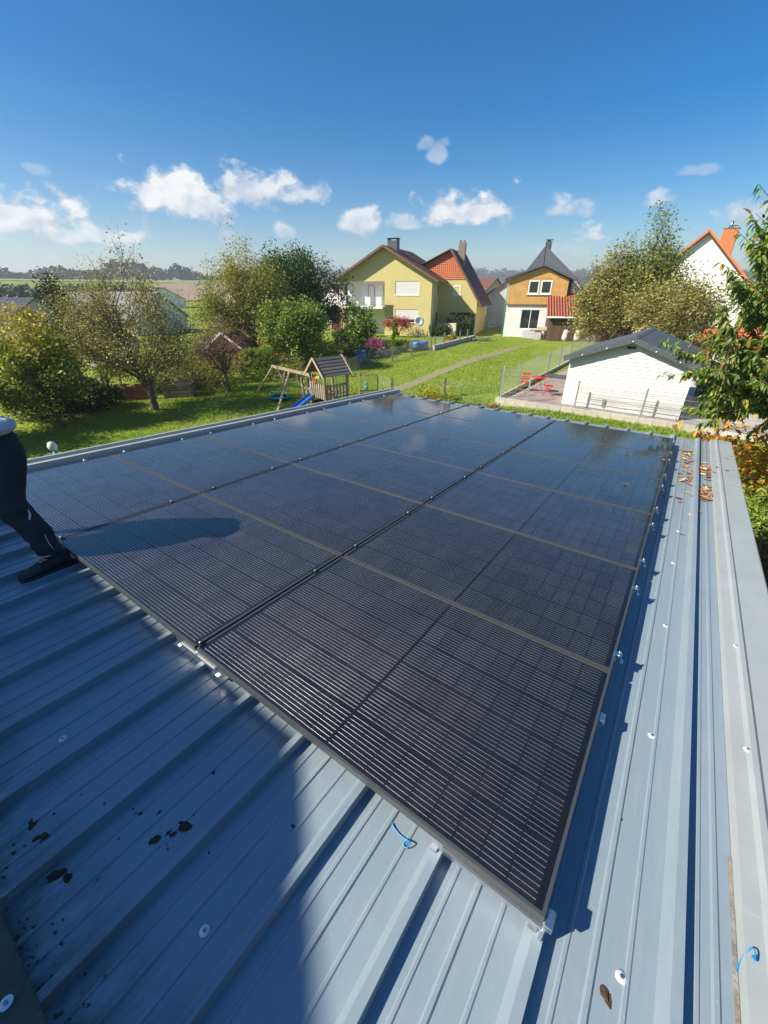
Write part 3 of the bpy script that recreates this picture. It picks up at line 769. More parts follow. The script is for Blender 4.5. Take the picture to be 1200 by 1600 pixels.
tree('birch_like_tree', 'tall yellowing tree standing left of the dark round oak', b + Vector((-.6,4.2,0)), 8.6, [(-.2,0,5.9,1.5,1.5,2.0), (-1.7,0,4.6,1.9,1.8,2.3), (.8,0,4.9,1.8,1.8,2.0), (-2.6,0,3.0,1.6,1.6,1.9), (.2,0,3.2,2.0,1.8,1.6)], 190, 19000, .115, L_autumn, M_barkgrey, .15, 2.0, .33, shell=.4, up=1.2, seed=4, clumpfn=lambda c, q: min(1, max(0, q*.6 + (c[2]-3.5)*.10)))
b = G(458, 549)
tree('oak_tree', 'large dark green round oak behind the orchard', b + Vector((.2, 2.5, 0)), 8.3, [(0,0,5.0,3.2,3.2,2.75), (-1.6,0,4.4,2.6,2.6,2.6), (1.6,0,4.3,2.8,2.6,2.3), (0,-.5,3.2,3.4,2.6,1.6)], 170, 26000, .17, L_oak, M_bark, .28, 2.2, .42, shell=.6, seed=5)
b = G(462, 572)
tree('hazel_bush', 'rounded bright green bushy tree behind the swing frame', b + Vector((.1,-.9,0)), 3.8, [(-.2,0,3.1,1.9,1.5,.95), (1.2,0,2.9,1.3,1.3,1.2), (.9,-.2,1.6,1.4,1.2,1.2), (-1.4,0,2.2,.9,1.0,1.3)], 95, 12500, .15, L_bush, M_barkgrey, .1, .8, .27, shell=.6, seed=6)
shrub('bare_shrub', 'brownish twiggy shrub below the bright green bushy tree', G(456, 584) + Vector((0,-1.0,0)), 1.1, .7, 1.4, 1800, .085, L_apple, seed=5, stems=22)
tree('conifer', 'narrow dark conifer showing above the young yellow tree', Vector((-17.6, 24.5, 0)), 6.2, [(0,0,5.4,.45,.45,.9), (.1,0,4.2,.9,.9,1.0), (.25,0,2.9,1.2,1.2,1.2)], 70, 8000, .11, L_conif, M_bark, .1, 1.2, .22, shell=.4, seed=7, up=.5)
tree('willow_shrub', 'loose tall yellow green shrub between the conifer and the apple tree', Vector((-16.0, 24.2, 0)), 5, [(0,0,3.0,1.2,1.2,1.7), (.9,0,2.2,1.1,1.0,1.4)], 70, 6000, .10, L_autumn, M_barkgrey, .08, .8, .28, shell=.3, up=1, seed=8)
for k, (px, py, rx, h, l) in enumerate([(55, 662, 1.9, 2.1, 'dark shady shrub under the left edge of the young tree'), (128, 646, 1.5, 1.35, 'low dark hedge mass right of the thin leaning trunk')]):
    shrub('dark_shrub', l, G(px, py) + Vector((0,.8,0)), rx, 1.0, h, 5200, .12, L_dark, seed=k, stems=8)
shrub('bramble_thicket', 'dark twiggy thicket behind the plum tree trunk', G(312, 606) + Vector((0,1.6,0)), 2.4, 1.0, 1.7, 5000, .10, L_apple, seed=4, stems=40)
shrub('bramble_thicket', 'brown green thicket right of the apple tree trunk', G(282, 618) + Vector((.2,1.2,0)), 2.4, 1.2, 2.3, 6500, .10, L_apple, seed=14, stems=30)
hb = G(402, 594)
shrub('clipped_hedge', 'clipped bright green box hedge left of the swing frame', hb + Vector((.05,.6,0)), .95, 1.3, 1.72, 13000, .075, L_hedge, seed=2, shape='box', spread=.06, stems=10)
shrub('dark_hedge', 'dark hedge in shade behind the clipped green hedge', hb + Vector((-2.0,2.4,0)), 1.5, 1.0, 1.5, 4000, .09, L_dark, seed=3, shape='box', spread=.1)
for k, (x, y, h) in enumerate([(8.6, .6, 7.5), (10.2, 4.2, 7.0), (6.2, -3.2, 7.5)]):  # unseen trees added to cut low sky light on the right rib faces
    tree('garden_tree', ['dark leafy garden tree right of the garage', 'dark leafy garden tree beside the cherry', 'dark leafy garden tree right of the house'][k], (x, y, g1(x, y)), h, [(0,0,h*.58,2.5,2.5,h*.36)], 90, 7000, .24, L_oak, M_bark, .2, 1.8, .5, shell=.5, seed=80+k, twigs=1)
# unseen tree beyond the left edge, sized to shade only the near lawn
tree('broad_tree', 'dark leafy tree cut by the left edge of the photo', Vector((-18.4, 14.6, 0)), 4.4, [(0,0,2.9,2.0,2.0,1.4), (.5,.8,1.6,1.5,1.5,1.1)], 100, 12000, .14, L_oak, M_bark, .18, 1.4, .4, shell=.5, seed=18)

# ------------------------------------------------------------------ orchard sheds and far left buildings
M_tile_red = M('red_clay_tile', (.40,.12,.055), .75, c2=(.30,.085,.045), ns=5., bump=.3, bs=20., rnd=.05)
M_tile_orange = M('orange_clay_tile', (.62,.19,.065), .7, c2=(.52,.15,.055), ns=5., bump=.3, bs=20.)
M_tile_brown = M('brown_clay_tile', (.14,.070,.05), .65, c2=(.20,.10,.07), ns=5., bump=.3, bs=20.)
M_tile_grey = M('grey_roofing', (.23,.22,.21), .85, c2=(.31,.29,.27), ns=2.5, bump=.3, bs=12.)
def tile_relief(m, axis, pitch, dist=.05):
    nt = m.node_tree; N = nt.nodes; L = nt.links; b = N['Principled BSDF']
    tc = N.new('ShaderNodeTexCoord'); sp = N.new('ShaderNodeSeparateXYZ'); L.new(tc.outputs['Object'], sp.inputs[0])
    a = N.new('ShaderNodeMath'); a.operation = 'MULTIPLY'; a.inputs[1].default_value = 2*math.pi/pitch; L.new(sp.outputs[axis], a.inputs[0])
    s_ = N.new('ShaderNodeMath'); s_.operation = 'SINE'; L.new(a.outputs[0], s_.inputs[0])
    bp = N.new('ShaderNodeBump'); bp.inputs['Strength'].default_value = 1.0; bp.inputs['Distance'].default_value = dist; L.new(s_.outputs[0], bp.inputs['Height'])
    old = b.inputs['Normal'].links
    if old: L.new(old[0].from_socket, bp.inputs['Normal'])
    L.new(bp.outputs[0], b.inputs['Normal'])
tile_relief(M_tile_brown, 'Y', .30); tile_relief(M_tile_orange, 'Y', .30); tile_relief(M_tile_red, 'X', .26)
M_hung = M('hung_clay_tile', (.60,.18,.06), .7, c2=(.46,.13,.05), ns=9., bump=.3, bs=20.); tile_relief(M_hung, 'X', .22, .012)
M_slate = M('slate', (.075,.085,.10), .5, c2=(.11,.12,.14), ns=6., bump=.3, bs=15.)
M_white = M('white_render', (.80,.80,.78), .85, c2=(.74,.74,.72), ns=1.5, bump=.06, bs=60.)
M_offwhite = M('weathered_render', (.55,.54,.52), .9, c2=(.45,.45,.44), ns=1.5, bump=.1, bs=60.)
M_cream = M('cream_render', (.62,.55,.42), .9, c2=(.55,.48,.37), ns=1.5)
M_yellow = M('yellow_render', (.62,.54,.225), .85, c2=(.57,.495,.20), ns=1.2, bump=.06, bs=70.)
M_yellowpale = M('pale_render', (.74,.68,.50), .85)
M_maroon = M('maroon_boards', (.16,.022,.035), .7, c2=(.11,.018,.025), ns=6.)
M_redwood = M('red_brown_wood', (.36,.11,.055), .75, c2=(.28,.08,.04), ns=6., stretch=(1,1,8))
M_whitepaint = M('white_paint', (.80,.80,.79), .5)
M_glass = M('window_glass', (.02,.025,.03), .04, spec=1.0); 
M_glassgreen = M('balcony_glass', (.30,.34,.34), .12, spec=.8)
M_dark = M('dark_plastic', (.02,.02,.022), .5)
M_greymetal = M('grey_metal', (.25,.26,.27), .45, .6)
M_brick = M('brick', (.42,.19,.12), .9, c2=(.34,.15,.09), ns=20., rnd=.25)
M_shutter = M('shutter_white', (.76,.75,.73), .5)
M_plank = M('weathered_plank', (.30,.25,.19), .85, c2=(.22,.18,.13), ns=5., rnd=.2, stretch=(1,1,.1))

def gable_house(name, label, cat, loc, rz, W, D, he, hr, wall, roofm, ov=.3, ridge_along='D', group=None, rows=10, gable_mat=None, thick=.14):
    """walls W wide (local x), D deep (local y), gables at both ends of the ridge"""
    t = thing(name, label, cat, loc, rz, group=group)
    w = MB()
    if ridge_along == 'D': w.prism([(0,0,-.5),(W,0,-.5),(W,0,he),(W/2,0,hr),(0,0,he)], (0,D,0))
    else: w.prism([(0,0,-.5),(0,0,he),(0,D/2,hr),(0,D,he),(0,D,-.5)], (W,0,0))
    part('wall', w, wall, t)
    sl_ = (hr-he)/((W if ridge_along == 'D' else D)/2)
    for s in (0, 1):
        r = MB(); hw = (W if ridge_along == 'D' else D)/2; L_ = (D if ridge_along == 'D' else W)
        n = rows
        for k in range(n):
            a0 = (hw+ov)*k/n; a1 = (hw+ov)*(k+1)/n + .03
            def pt(a, l, dz):
                z = hr - a*sl_ + dz; x = hw - a if s == 0 else hw + a
                return (x, l, z) if ridge_along == 'D' else (l, x, z)
            q = [pt(a0, -ov, .03), pt(a1, -ov, .075), pt(a1, L_+ov, .075), pt(a0, L_+ov, .03)]
            q2 = [pt(a0, -ov, .03-thick), pt(a1, -ov, .03-thick), pt(a1, L_+ov, .03-thick), pt(a0, L_+ov, .03-thick)]
            r.add(q+q2, [(0,1,2,3),(7,6,5,4),(0,4,5,1),(1,5,6,2),(2,6,7,3),(3,7,4,0)])
        part('roof', r, roofm, t)
    return t
def window(parent, x0, x1, z0, z1, y=0., kind='glass', bars=1, fw=.06, proud=.02, frame=None, glass=None, sill=True):
    """window standing in a wall whose outside is the local plane y, facing -y"""
    f = MB()
    f.box(x0, x0+fw, y-proud, y+.05, z0, z1); f.box(x1-fw, x1, y-proud, y+.05, z0, z1)
    f.box(x0+fw, x1-fw, y-proud, y+.05, z0, z0+fw); f.box(x0+fw, x1-fw, y-proud, y+.05, z1-fw, z1)
    for k in range(1, bars):
        c = x0 + (x1-x0)*k/bars; f.box(c-fw*.6, c+fw*.6, y-proud-.003, y+.05, z0+fw, z1-fw)
    w = part('window', f, frame or M_whitepaint, parent)
    if kind == 'shutter' or kind == 'halfshut':
        zb = z0+fw + (.0 if kind == 'shutter' else (z1-z0)*.22)
        s = MB(); n = max(6, int((z1-fw-zb)/.055)); hh = (z1-fw-zb)/n
        for k in range(n): s.box(x0+fw, x1-fw, y-proud+.006, y+.03, zb+k*hh+.004, zb+(k+1)*hh-.004)
        s.box(x0+fw, x1-fw, y+.0, y+.03, zb, z1-fw)
        part('shutter', s, M_shutter, w)
    if kind != 'shutter':
        part('pane', MB().box(x0+fw, x1-fw, y+.012, y+.03, z0+fw, z1-fw if kind == 'glass' else z0+fw+(z1-z0)*.22), glass or M_glass, w)
    if sill: part('sill', MB().box(x0-.06, x1+.06, y-proud-.08, y-.002, z0-.07, z0-.005), M_whitepaint, w)
    return w

# long grey barn whose white gable faces right
t = gable_house('barn', 'long low barn with a grey roof and white gable behind the apple tree', 'barn', Vector((-40.2, 52.0, -.6)), rad(-14), 13.5, 8.5, 3.2, 5.75, M_cream, M_tile_grey, ridge_along='W', rows=12)
part('gable_wall', MB().prism([(13.5,0.02,-.4),(13.5,.02,3.2),(13.5,4.25,5.72),(13.5,8.48,3.2),(13.5,8.48,-.4)], (.06,0,0)), M_white, t)
part('roof_window', MB().box(8.0, 8.7, 1.2, 1.9, 4.35, 4.62), M_zinc, t)
window(t, 6.5, 8.5, 1.2, 2.2, kind='glass', bars=2)
t = gable_house('cream_house', 'cream house with a blue grey roof at the left edge of the photo', 'house', Vector((-42.5, 42.0, -.5)), rad(5), 7.5, 7, 3.9, 5.2, M_cream, M_slate, ridge_along='W')
window(t, 4.5, 5.8, 1.6, 2.8)
gable_house('tiled_outbuilding', 'low outbuilding with an orange tiled roof beside the conifer', 'outbuilding', Vector((-23.4, 32.5, -.2)), rad(-25), 3.4, 3, 2.3, 3.2, M_offwhite, M_tile_red, ridge_along='W')
t = gable_house('garden_shed', 'red brown wooden shed with white trimmed gable behind the plum tree', 'shed', Vector((-12.6, 31.0, .0)), rad(-8), 2.7, 2.4, 1.75, 2.75, M_redwood, M_tile_brown, ov=.2)
for s in (-1, 1):
    part('barge_board', MB().bar((1.35+s*1.6, -.235, 1.62), (1.35, -.235, 2.82), .04, .12), M_whitepaint, t)
part('door', MB().box(.9, 1.8, -.03, -.002, .05, 1.75), M_redwood, t)
t = gable_house('garden_shed', 'maroon garden shed with grey roof left of the bright green bushy tree', 'shed', Vector((-10.9, 35.6, .2)), rad(-12), 3.3, 3, 2.5, 3.3, M_maroon, M_tile_grey, ridge_along='W', ov=.2)
part('door', MB().box(1.2, 2.1, -.03, -.002, .05, 2.0), M_maroon, t)
t = gable_house('white_cottage', 'white cottage with dark roof half hidden between the oak and the yellow house', 'house', Vector((-10.2, 64.0, .5)), rad(-22), 6, 6, 3.0, 5.6, M_white, M_tile_brown)
t = gable_house('tool_shed', 'maroon tool shed just left of the yellow house balcony', 'shed', Vector((-6.6, 56.6, .7)), rad(-15), 2.6, 2.6, 2.5, 2.9, M_maroon, M_tile_red, ridge_along='W', ov=.15, rows=4)
part('door', MB().box(.4, 1.3, -.03, -.002, .05, 2.0), M_maroon, t)
# brick store under the apple tree: bricks, posts and a sloping lid
t = thing('brick_stack', 'leaning stack of red bricks with wooden posts under the apple tree', 'brick stack', Vector((-14.5, 22.4, 0)), rad(16))
bm_ = MB().box(-.12, .12, -.055, .055, 0, .07).mesh('brick')
for r_ in range(13):
    for c in range(7):
        x = c*.255 + (.125 if r_ % 2 else 0) - r_*.012
        if r_ > 9 and (c*7+r_*5) % 4 == 0: continue
        link('brick', bm_, M_brick, t, loc=(x+rng.normal(0,.006), rng.normal(0,.012), r_*.078), rot=(0, 0, rng.normal(0,.04)))
for x, l in ((-.28,.15),(.45,.05),(1.95,-.12)):
    part('post', MB().bar((x,-.16,0),(x-l,-.14,1.5),.09,.09), M_plank, t)
t = thing('compost_bin', 'dark wooden compost bin in shade beside the brick stack', 'compost bin', Vector((-12.2, 22.9, 0)), rad(12))
for s in range(6):
    for (a, b_) in (((0,0),(1.5,0)), ((1.5,0),(1.5,1.0)), ((0,1.0),(1.5,1.0)), ((0,0),(0,1.0))):
        part('slat', MB().bar((*a, .12+s*.17), (*b_, .12+s*.17), .025, .14), M_plank, t)
part('filling', MB().box(.03, 1.47, .03, .97, 0, .85), M_flash_dark, t)

# ------------------------------------------------------------------ play equipment
M_pine = M('pale_timber', (.52,.42,.27), .75, c2=(.42,.33,.20), ns=6., rnd=.1)
M_timber = M('greyed_timber', (.36,.30,.22), .85, c2=(.26,.22,.16), ns=6., rnd=.18)
M_roofboard = M('dark_roof_board', (.13,.12,.115), .8, rnd=.2)
M_blue = M('blue_plastic', (.03,.15,.52), .35); M_bin = M('faded_blue_plastic', (.05,.15,.36), .5); M_cyan = M('light_blue_fabric', (.02,.30,.42), .6); M_redp = M('red_plastic', (.62,.05,.03), .4); M_teal = M('teal_plastic', (.05,.42,.40), .5)
M_rope = M('rope', (.45,.40,.30), .9)
A0 = G(441, 651); A0.z = 0
# frame: beam from the near A-legs (px 452,590) towards the tower
near = Vector((-4.75, 20.3, 0)); far_ = Vector((-7.3, 24.8, 0))
tower = Vector((-3.6, 20.9, 0))
t = thing('swing_frame', 'pale timber swing frame with slanting legs beside the playhouse', 'swing frame', (0,0,0))
bL = atY(425, 572, 25.0); bR = atY(500, 590, 21.4)
part('beam', MB().bar(bL, bR, .10, .14), M_pine, t)
mid = bL.lerp(bR, .37)
def leg(p, q): part('leg', MB().bar(p, q, .09, .09), M_pine, t)
dirb = (bR-bL).normalized(); nb = Vector((dirb.y, -dirb.x, 0)).normalized()
f1 = atY(434, 655, 20.4); f1.z = 0
leg(bL.lerp(bR, .40), f1); g_ = bL.lerp(bR, .40) - nb*1.35; g_.z = 0; leg(bL.lerp(bR, .40), g_)
for s in (-1, 1):
    q = bL + nb*1.25*s - dirb*.1; q.z = 0; leg(bL + dirb*.12, q)
part('cross_brace', MB().bar(bL.lerp(bR,.40)+Vector((0,0,-.55))+nb*.3, bL.lerp(bR,.40)+Vector((0,0,-.55))-nb*.38, .05, .09), M_pine, t)
part('corner_brace', MB().bar(bL.lerp(bR,.40)+Vector((0,0,-.45))-nb*.2, bL.lerp(bR,.47), .05, .08), M_pine, t)
# nest swing
sc_ = bL.lerp(bR, .16); seat = Vector((sc_.x+.5, sc_.y-2.0, .38))
seat = atY(437, 620, 22.6); seat.z = max(.32, seat.z)
t = thing('nest_swing', 'round blue nest swing hanging from the swing frame', 'swing', seat)
ring = [(math.cos(a)*.52, math.sin(a)*.52, 0) for a in np.linspace(0, 2*math.pi, 21)]
part('rim', MB().tube(ring, .055, 8, cap=False), M_cyan, t)
part('net', MB().lathe([(.5, -.01), (.35, -.06), (.0, -.09)], n=20), M_dark, t)
for q, e in ((.12, 0), (.12, 2), (.30, 1), (.30, 3)):
    a = bL.lerp(bR, q) - seat; r_ = ring[e*5]
    part('rope', MB().tube([r_, a], .014, 5), M_rope, t)
# baby swing on the right half
t = thing('seat_swing', 'small wooden trapeze swing hanging beside the playhouse', 'swing', (0,0,0))
for q in (.55, .72):
    a = bL.lerp(bR, q); part('rope', MB().tube([a, a-Vector((0,0,1.45))], .014, 5), M_rope, t)
a = bL.lerp(bR, .55)-Vector((0,0,1.45)); b_ = bL.lerp(bR, .72)-Vector((0,0,1.45)); part('seat', MB().bar(a, b_, .18, .04), M_timber, t)
# playhouse tower
PO = G(501, 640); PO = Vector((-3.8, 21.7, .08))
t = thing('playhouse', 'greyed timber playhouse tower with a dark boarded gable roof', 'playhouse', PO, rad(-50))
pw, pdp, fl = 1.35, 1.35, .62
for x in (0, pw):
    for y in (0, pdp): part('post', MB().bar((x,y,-.1),(x,y,1.75),.09,.09), M_timber, t)
part('floor', MB().box(-.04, pw+.04, -.04, pdp+.04, fl-.06, fl), M_timber, t)
for k in range(7):
    for (sx, sy, ex, ey) in ((0, -.055, pw, -.055), (pw+.055, 0, pw+.055, pdp)):
        f = (k+.5)/7; x = sx+(ex-sx)*f; y = sy+(ey-sy)*f
        if sy == ey: part('slat', MB().box(x-.06, x+.06, y-.012, y+.012, fl-.12, fl+.62), M_timber, t)
        else: part('slat', MB().box(x-.012, x+.012, y-.06, y+.06, fl-.12, fl+.62), M_timber, t)
for z in (fl+.08, fl+.5):
    part('rail', MB().box(0, pw, -.03, -.002, z, z+.08), M_timber, t); part('rail', MB().box(pw+.002, pw+.03, 0, pdp, z, z+.08), M_timber, t)
for x in (-.75, -.38, -.02):     # low stair/deck fence left of the tower
    part('slat', MB().box(x-.07, x+.07, -.08, -.05, .1, .95), M_timber, t)
part('rail', MB().box(-.82, 0, -.048, -.02, .75, .84), M_timber, t); part('deck', MB().box(-.85, 0, -.05, .9, .30, .36), M_timber, t)
part('post', MB().bar((-.85,-.04,-.1),(-.85,-.04,1.3),.08,.08), M_timber, t)
er, rr_ = 1.72, 2.42
for s in (-1, 1):
    n = 6
    for k in range(n):
        a0 = k/n; a1 = (k+1)/n+.02
        def P_(a, y, dz): return (pw/2 + s*(pw/2+.16)*a, y, rr_-(rr_-er+.1)*a+dz)
        q = [P_(a0,-.18,.012),P_(a1,-.18,.045),P_(a1,pdp+.18,.045),P_(a0,pdp+.18,.012)]; q2 = [(x,y,z-.025) for x,y,z in q]
        part('roof_board', MB().add(q+q2, [(0,1,2,3),(7,6,5,4),(0,4,5,1),(1,5,6,2),(2,6,7,3),(3,7,4,0)]), M_roofboard, t)
    for y in (-.2, pdp+.2): part('barge_board', MB().bar((pw/2, y, rr_+.02), (pw/2+s*(pw/2+.2), y, er-.12), .03, .10), M_pine, t)
part('steering_wheel', MB().tube([(.6+math.cos(a)*.13, -.09, fl+.75+math.sin(a)*.13) for a in np.linspace(0, 6.283, 17)], .03, 6, cap=False), M_redp, t)
part('handle', MB().tube([(pw+.1, .2, fl+.1), (pw+.14, .2, fl+.3), (pw+.1, .2, fl+.5)], .03, 6), M_redp, t)
# slide
t = thing('slide', 'blue plastic slide coming down from the playhouse towards the lawn', 'slide', (0,0,0))
s0 = atY(489, 616, 21.0); s1 = atY(462, 638, 21.2); s1.z = .05
s0 = Vector((-3.65, 21.1, .70)); s1 = Vector((-4.55, 20.35, .12))
d_ = (s1-s0); h_ = Vector((d_.x, d_.y, 0)).normalized(); w_ = Vector((h_.y, -h_.x, 0))
pts = [s0, s0+d_*.12+Vector((0,0,.02)), s0+d_*.8, s1+h_*.25+Vector((0,0,-.02))]
mb = MB()
prof = [(-.25,.13),(-.235,.13),(-.22,.0),(.22,.0),(.235,.13),(.25,.13),(.25,-.03),(-.25,-.03)]
vs = []; fs = []
for p in pts:
    for a, z in prof: vs.append(p + w_*a + Vector((0,0,z)))
for i in range(3):
    for k in range(8): fs.append((i*8+k, i*8+(k+1)%8, (i+1)*8+(k+1)%8, (i+1)*8+k))
mb.add(vs, fs); part('chute', mb, M_blue, t)
t = thing('garden_toy', 'small teal plastic toy standing at the gate', 'toy', G(572, 611))
part('body', MB().lathe([(.0,0),(.11,.0),(.12,.22),(.08,.34),(.0,.36)], n=10), M_teal, t); part('head', MB().lathe([(.0,.36),(.08,.38),(.1,.46),(.06,.54),(.0,.56)], n=10), M_teal, t)

# ------------------------------------------------------------------ fences round the middle lawn
M_post = M('weathered_post', (.26,.235,.19), .9, c2=(.18,.16,.12), ns=7., bump=.3, bs=30., rnd=.15)
M_gate = M('pale_gate_wood', (.50,.44,.22), .8, rnd=.1)
M_galv = M('galvanised_steel', (.52,.55,.56), .4, .75)
M_wire = M('fence_wire', (.42,.46,.44), .5, .6)
def wire_panel(p, q, h, z0, nx, nz, r=.006):
    """thin wires between two ground points; x wires and z wires"""
    mb = MB(); p = Vector(p); q = Vector(q)
    for k in range(nz+1):
        z = Vector((0,0,z0 + (h-z0)*k/nz)); mb.tube([p+z, q+z], r, 3, cap=False, smooth=False)
    for k in range(nx+1):
        b = p.lerp(q, k/nx); mb.tube([b+Vector((0,0,z0)), b+Vector((0,0,h))], r*.8, 3, cap=False, smooth=False)
    return mb
fp = [Vector((-4.2, 23.4, 0)), Vector((-2.05, 23.75, 0)), Vector((.45, 23.0, 0)), Vector((3.2, 21.9, 0)), Vector((5.35, 19.75, 0))]
for p in fp: p.z = g1(p.x, p.y)
t = thing('wire_fence', 'low wire mesh fence on wooden posts along the near end of the lawn', 'fence', (0,0,0))
for p in fp[:4]: part('post', MB().bar(p+Vector((0,0,-.2)), p+Vector((0,0,1.15)), .13, .13), M_post, t)
for a, b_ in ((0,1),(2,3),(3,4)):
    stuff(part('wire_mesh', wire_panel(fp[a], fp[b_], 1.0, .05, 26, 8, .0035), M_wire, t))
gA, gB = Vector((-1.42, 23.75, g1(-1.4,23.7))), Vector((-.35, 24.0, g1(-.3,24)))
t = thing('garden_gate', 'pale yellowish slatted wooden gate in the wire fence', 'gate', (0,0,0))
for p in (gA, gB): part('post', MB().bar(p+Vector((0,0,-.1)), p+Vector((0,0,1.2)), .09, .09), M_gate, t)
for z in (.2, 1.08): part('rail', MB().bar(gA+Vector((0,0,z)), gB+Vector((0,0,z)), .04, .08), M_gate, t)
for k in range(9):
    p = gA.lerp(gB, (k+1)/10); part('slat', MB().bar(p+Vector((0,-.03,.12)), p+Vector((0,-.03,1.1)), .045, .02), M_gate, t)
t = thing('wire_fence', 'short wire fence between the wooden gate and the path', 'fence', (0,0,0)); stuff(part('wire_mesh', wire_panel(gB, fp[2], 1.0, .05, 8, 8, .0035), M_wire, t)); part('post', MB().bar(gB.lerp(fp[2],.98)+Vector((.0,.12,-.1)), gB.lerp(fp[2],.98)+Vector((0,.12,.9)), .05, .05), M_post, t)

# steel fence on the right side of the lawn
r0, r1 = Vector((5.55, 19.85, 0)), Vector((17.9, 37.4, 0)); nP = 9
TZ = 1.0
t = thing('steel_fence', 'galvanised steel mesh fence along the right side of the lawn', 'fence', (0,0,0))
rp = []
for k in range(nP):
    p = r0.lerp(r1, k/(nP-1)); p.z = max(g1(p.x, p.y)+.05, TZ-.1); rp.append(p)
for p in rp: part('post', MB().box(-.03,.03,-.03,.03,0,1.3, Matrix.Translation(p)), M_galv, t)
for a in range(nP-1):
    d_ = rp[a+1]-rp[a]; q = [rp[a]+Vector((0,0,.05)), rp[a+1]+Vector((0,0,.05))]
    stuff(part('mesh_panel', wire_panel(rp[a], rp[a+1], 1.22, .05, 34 if a < 5 else 18, 9, .004), M_galv, t))
# ------------------------------------------------------------------ the yellow house
YR = Vector((5.0, 48.3, .85)); yr = rad(-20)
ux = Vector((math.cos(yr), math.sin(yr), 0))
W1 = 10.4
YO = YR - ux*W1
H1 = thing('yellow_house', 'two storey yellow house with balcony, brown gable roof and orange tile hung wing', 'house', YO, yr)
def wall_grid(us, zs, holes, y, depth=.16):
    """wall in the local plane y with rectangular holes (x0,x1,z0,z1) and reveals going in by depth"""
    mb = MB(); us = sorted(set(us + [h for q in holes for h in q[:2]])); zs = sorted(set(zs + [h for q in holes for h in q[2:4]]))
    for a, b_ in zip(us, us[1:]):
        for c, d in zip(zs, zs[1:]):
            m = ((a+b_)/2, (c+d)/2)
            if any(h[0] < m[0] < h[1] and h[2] < m[1] < h[3] for h in holes): continue
            mb.poly([(a,y,c),(b_,y,c),(b_,y,d),(a,y,d)])
    for x0,x1,z0,z1 in holes:
        mb.poly([(x0,y,z0),(x0,y,z1),(x0,y+depth,z1),(x0,y+depth,z0)]); mb.poly([(x1,y,z1),(x1,y,z0),(x1,y+depth,z0),(x1,y+depth,z1)])
        mb.poly([(x0,y,z1),(x1,y,z1),(x1,y+depth,z1),(x0,y+depth,z1)]); mb.poly([(x1,y,z0),(x0,y,z0),(x0,y+depth,z0),(x1,y+depth,z0)])
    return mb
EZ, RZ, D1 = 5.65, 8.45, 9.0
rec = 5.15                                    # width of the recessed balcony bay
winU = (6.35, 9.0, 4.05, 5.35); winL = (6.35, 9.0, 1.35, 2.7)
mb = wall_grid([rec, W1], [-.6, EZ-.2], [winU, winL], 0)
mb.poly([(0,0,5.35),(rec,0,5.35),(rec,0,EZ-.2),(0,0,EZ-.2)])
mb.poly([(0,0,EZ-.2),(W1,0,EZ-.2),(W1,0,EZ),(W1/2,0,RZ),(0,0,EZ)])
mb.poly([(W1,0,-.6),(W1,D1,-.6),(W1,D1,EZ),(W1,0,EZ)]); mb.poly([(0,D1,-.6),(0,1.7,-.6),(0,1.7,EZ),(0,D1,EZ)]); mb.poly([(0,1.7,5.35),(0,0,5.35),(0,0,EZ),(0,1.7,EZ)])
mb.poly([(W1,D1,-.6),(0,D1,-.6),(0,D1,EZ),(W1/2,D1,RZ),(W1,D1,EZ)])
part('wall', mb, M_yellow, H1)
mb = MB(); mb.poly([(0,1.7,-.6),(rec,1.7,-.6),(rec,1.7,5.35),(0,1.7,5.35)]); mb.poly([(rec,0,5.35),(0,0,5.35),(0,1.7,5.35),(rec,1.7,5.35)]); 
part('recess_wall', mb, M_white, H1)
part('recess_side', MB().poly([(rec,1.7,-.6),(rec,0,-.6),(rec,0,5.35),(rec,1.7,5.35)]), M_yellowpale, H1)
part('column', MB().box(.0,.28,.0,.28,-.5,5.35), M_yellow, H1)
part('balcony_slab', MB().box(-.15, rec+.02, -.75, 1.7, 2.72, 2.95), M_white, H1)
mb = MB()
for x in (-.1, 1.2, 2.5, 3.8, 5.1): mb.box(x-.025, x+.025, -.72, -.67, 2.95, 3.95)
mb.box(-.15, rec+.05, -.74, -.66, 3.95, 4.0); mb.box(-.15,-.1,-.74,1.7,3.95,4.0)
rl = part('balcony_railing', mb, M_galv, H1)
for a, b_, mm in ((-.05,.85,M_whitepaint),(1.3,2.1,M_glassgreen),(2.6,3.0,M_glassgreen),(3.1,3.75,M_whitepaint),(3.9,4.35,M_glassgreen),(4.4,5.05,M_whitepaint)):
    part('panel', MB().box(a, b_, -.705, -.685, 3.02, 3.88), mm, rl)
part('panel', MB().box(-.14,-.12,-.66,1.6,3.02,3.88), M_glassgreen, rl)
window(H1, 2.55, 3.35, 2.98, 5.0, y=1.69, kind='glass', frame=M_greymetal, sill=False); window(H1, 3.5, 4.4, 2.98, 5.0, y=1.69, kind='glass', frame=M_whitepaint, sill=False)
part('curtain', MB().box(4.4, 5.0, 1.60, 1.66, 2.97, 4.9), M('green_curtain', (.35,.42,.16), .9), H1)
window(H1, 3.0, 4.6, .0, 2.1, y=1.69, kind='glass', bars=2, sill=False)
window(H1, *winU[:2], *winU[2:], y=.06, kind='shutter'); window(H1, *winL[:2], *winL[2:], y=.06, kind='halfshut', bars=2)
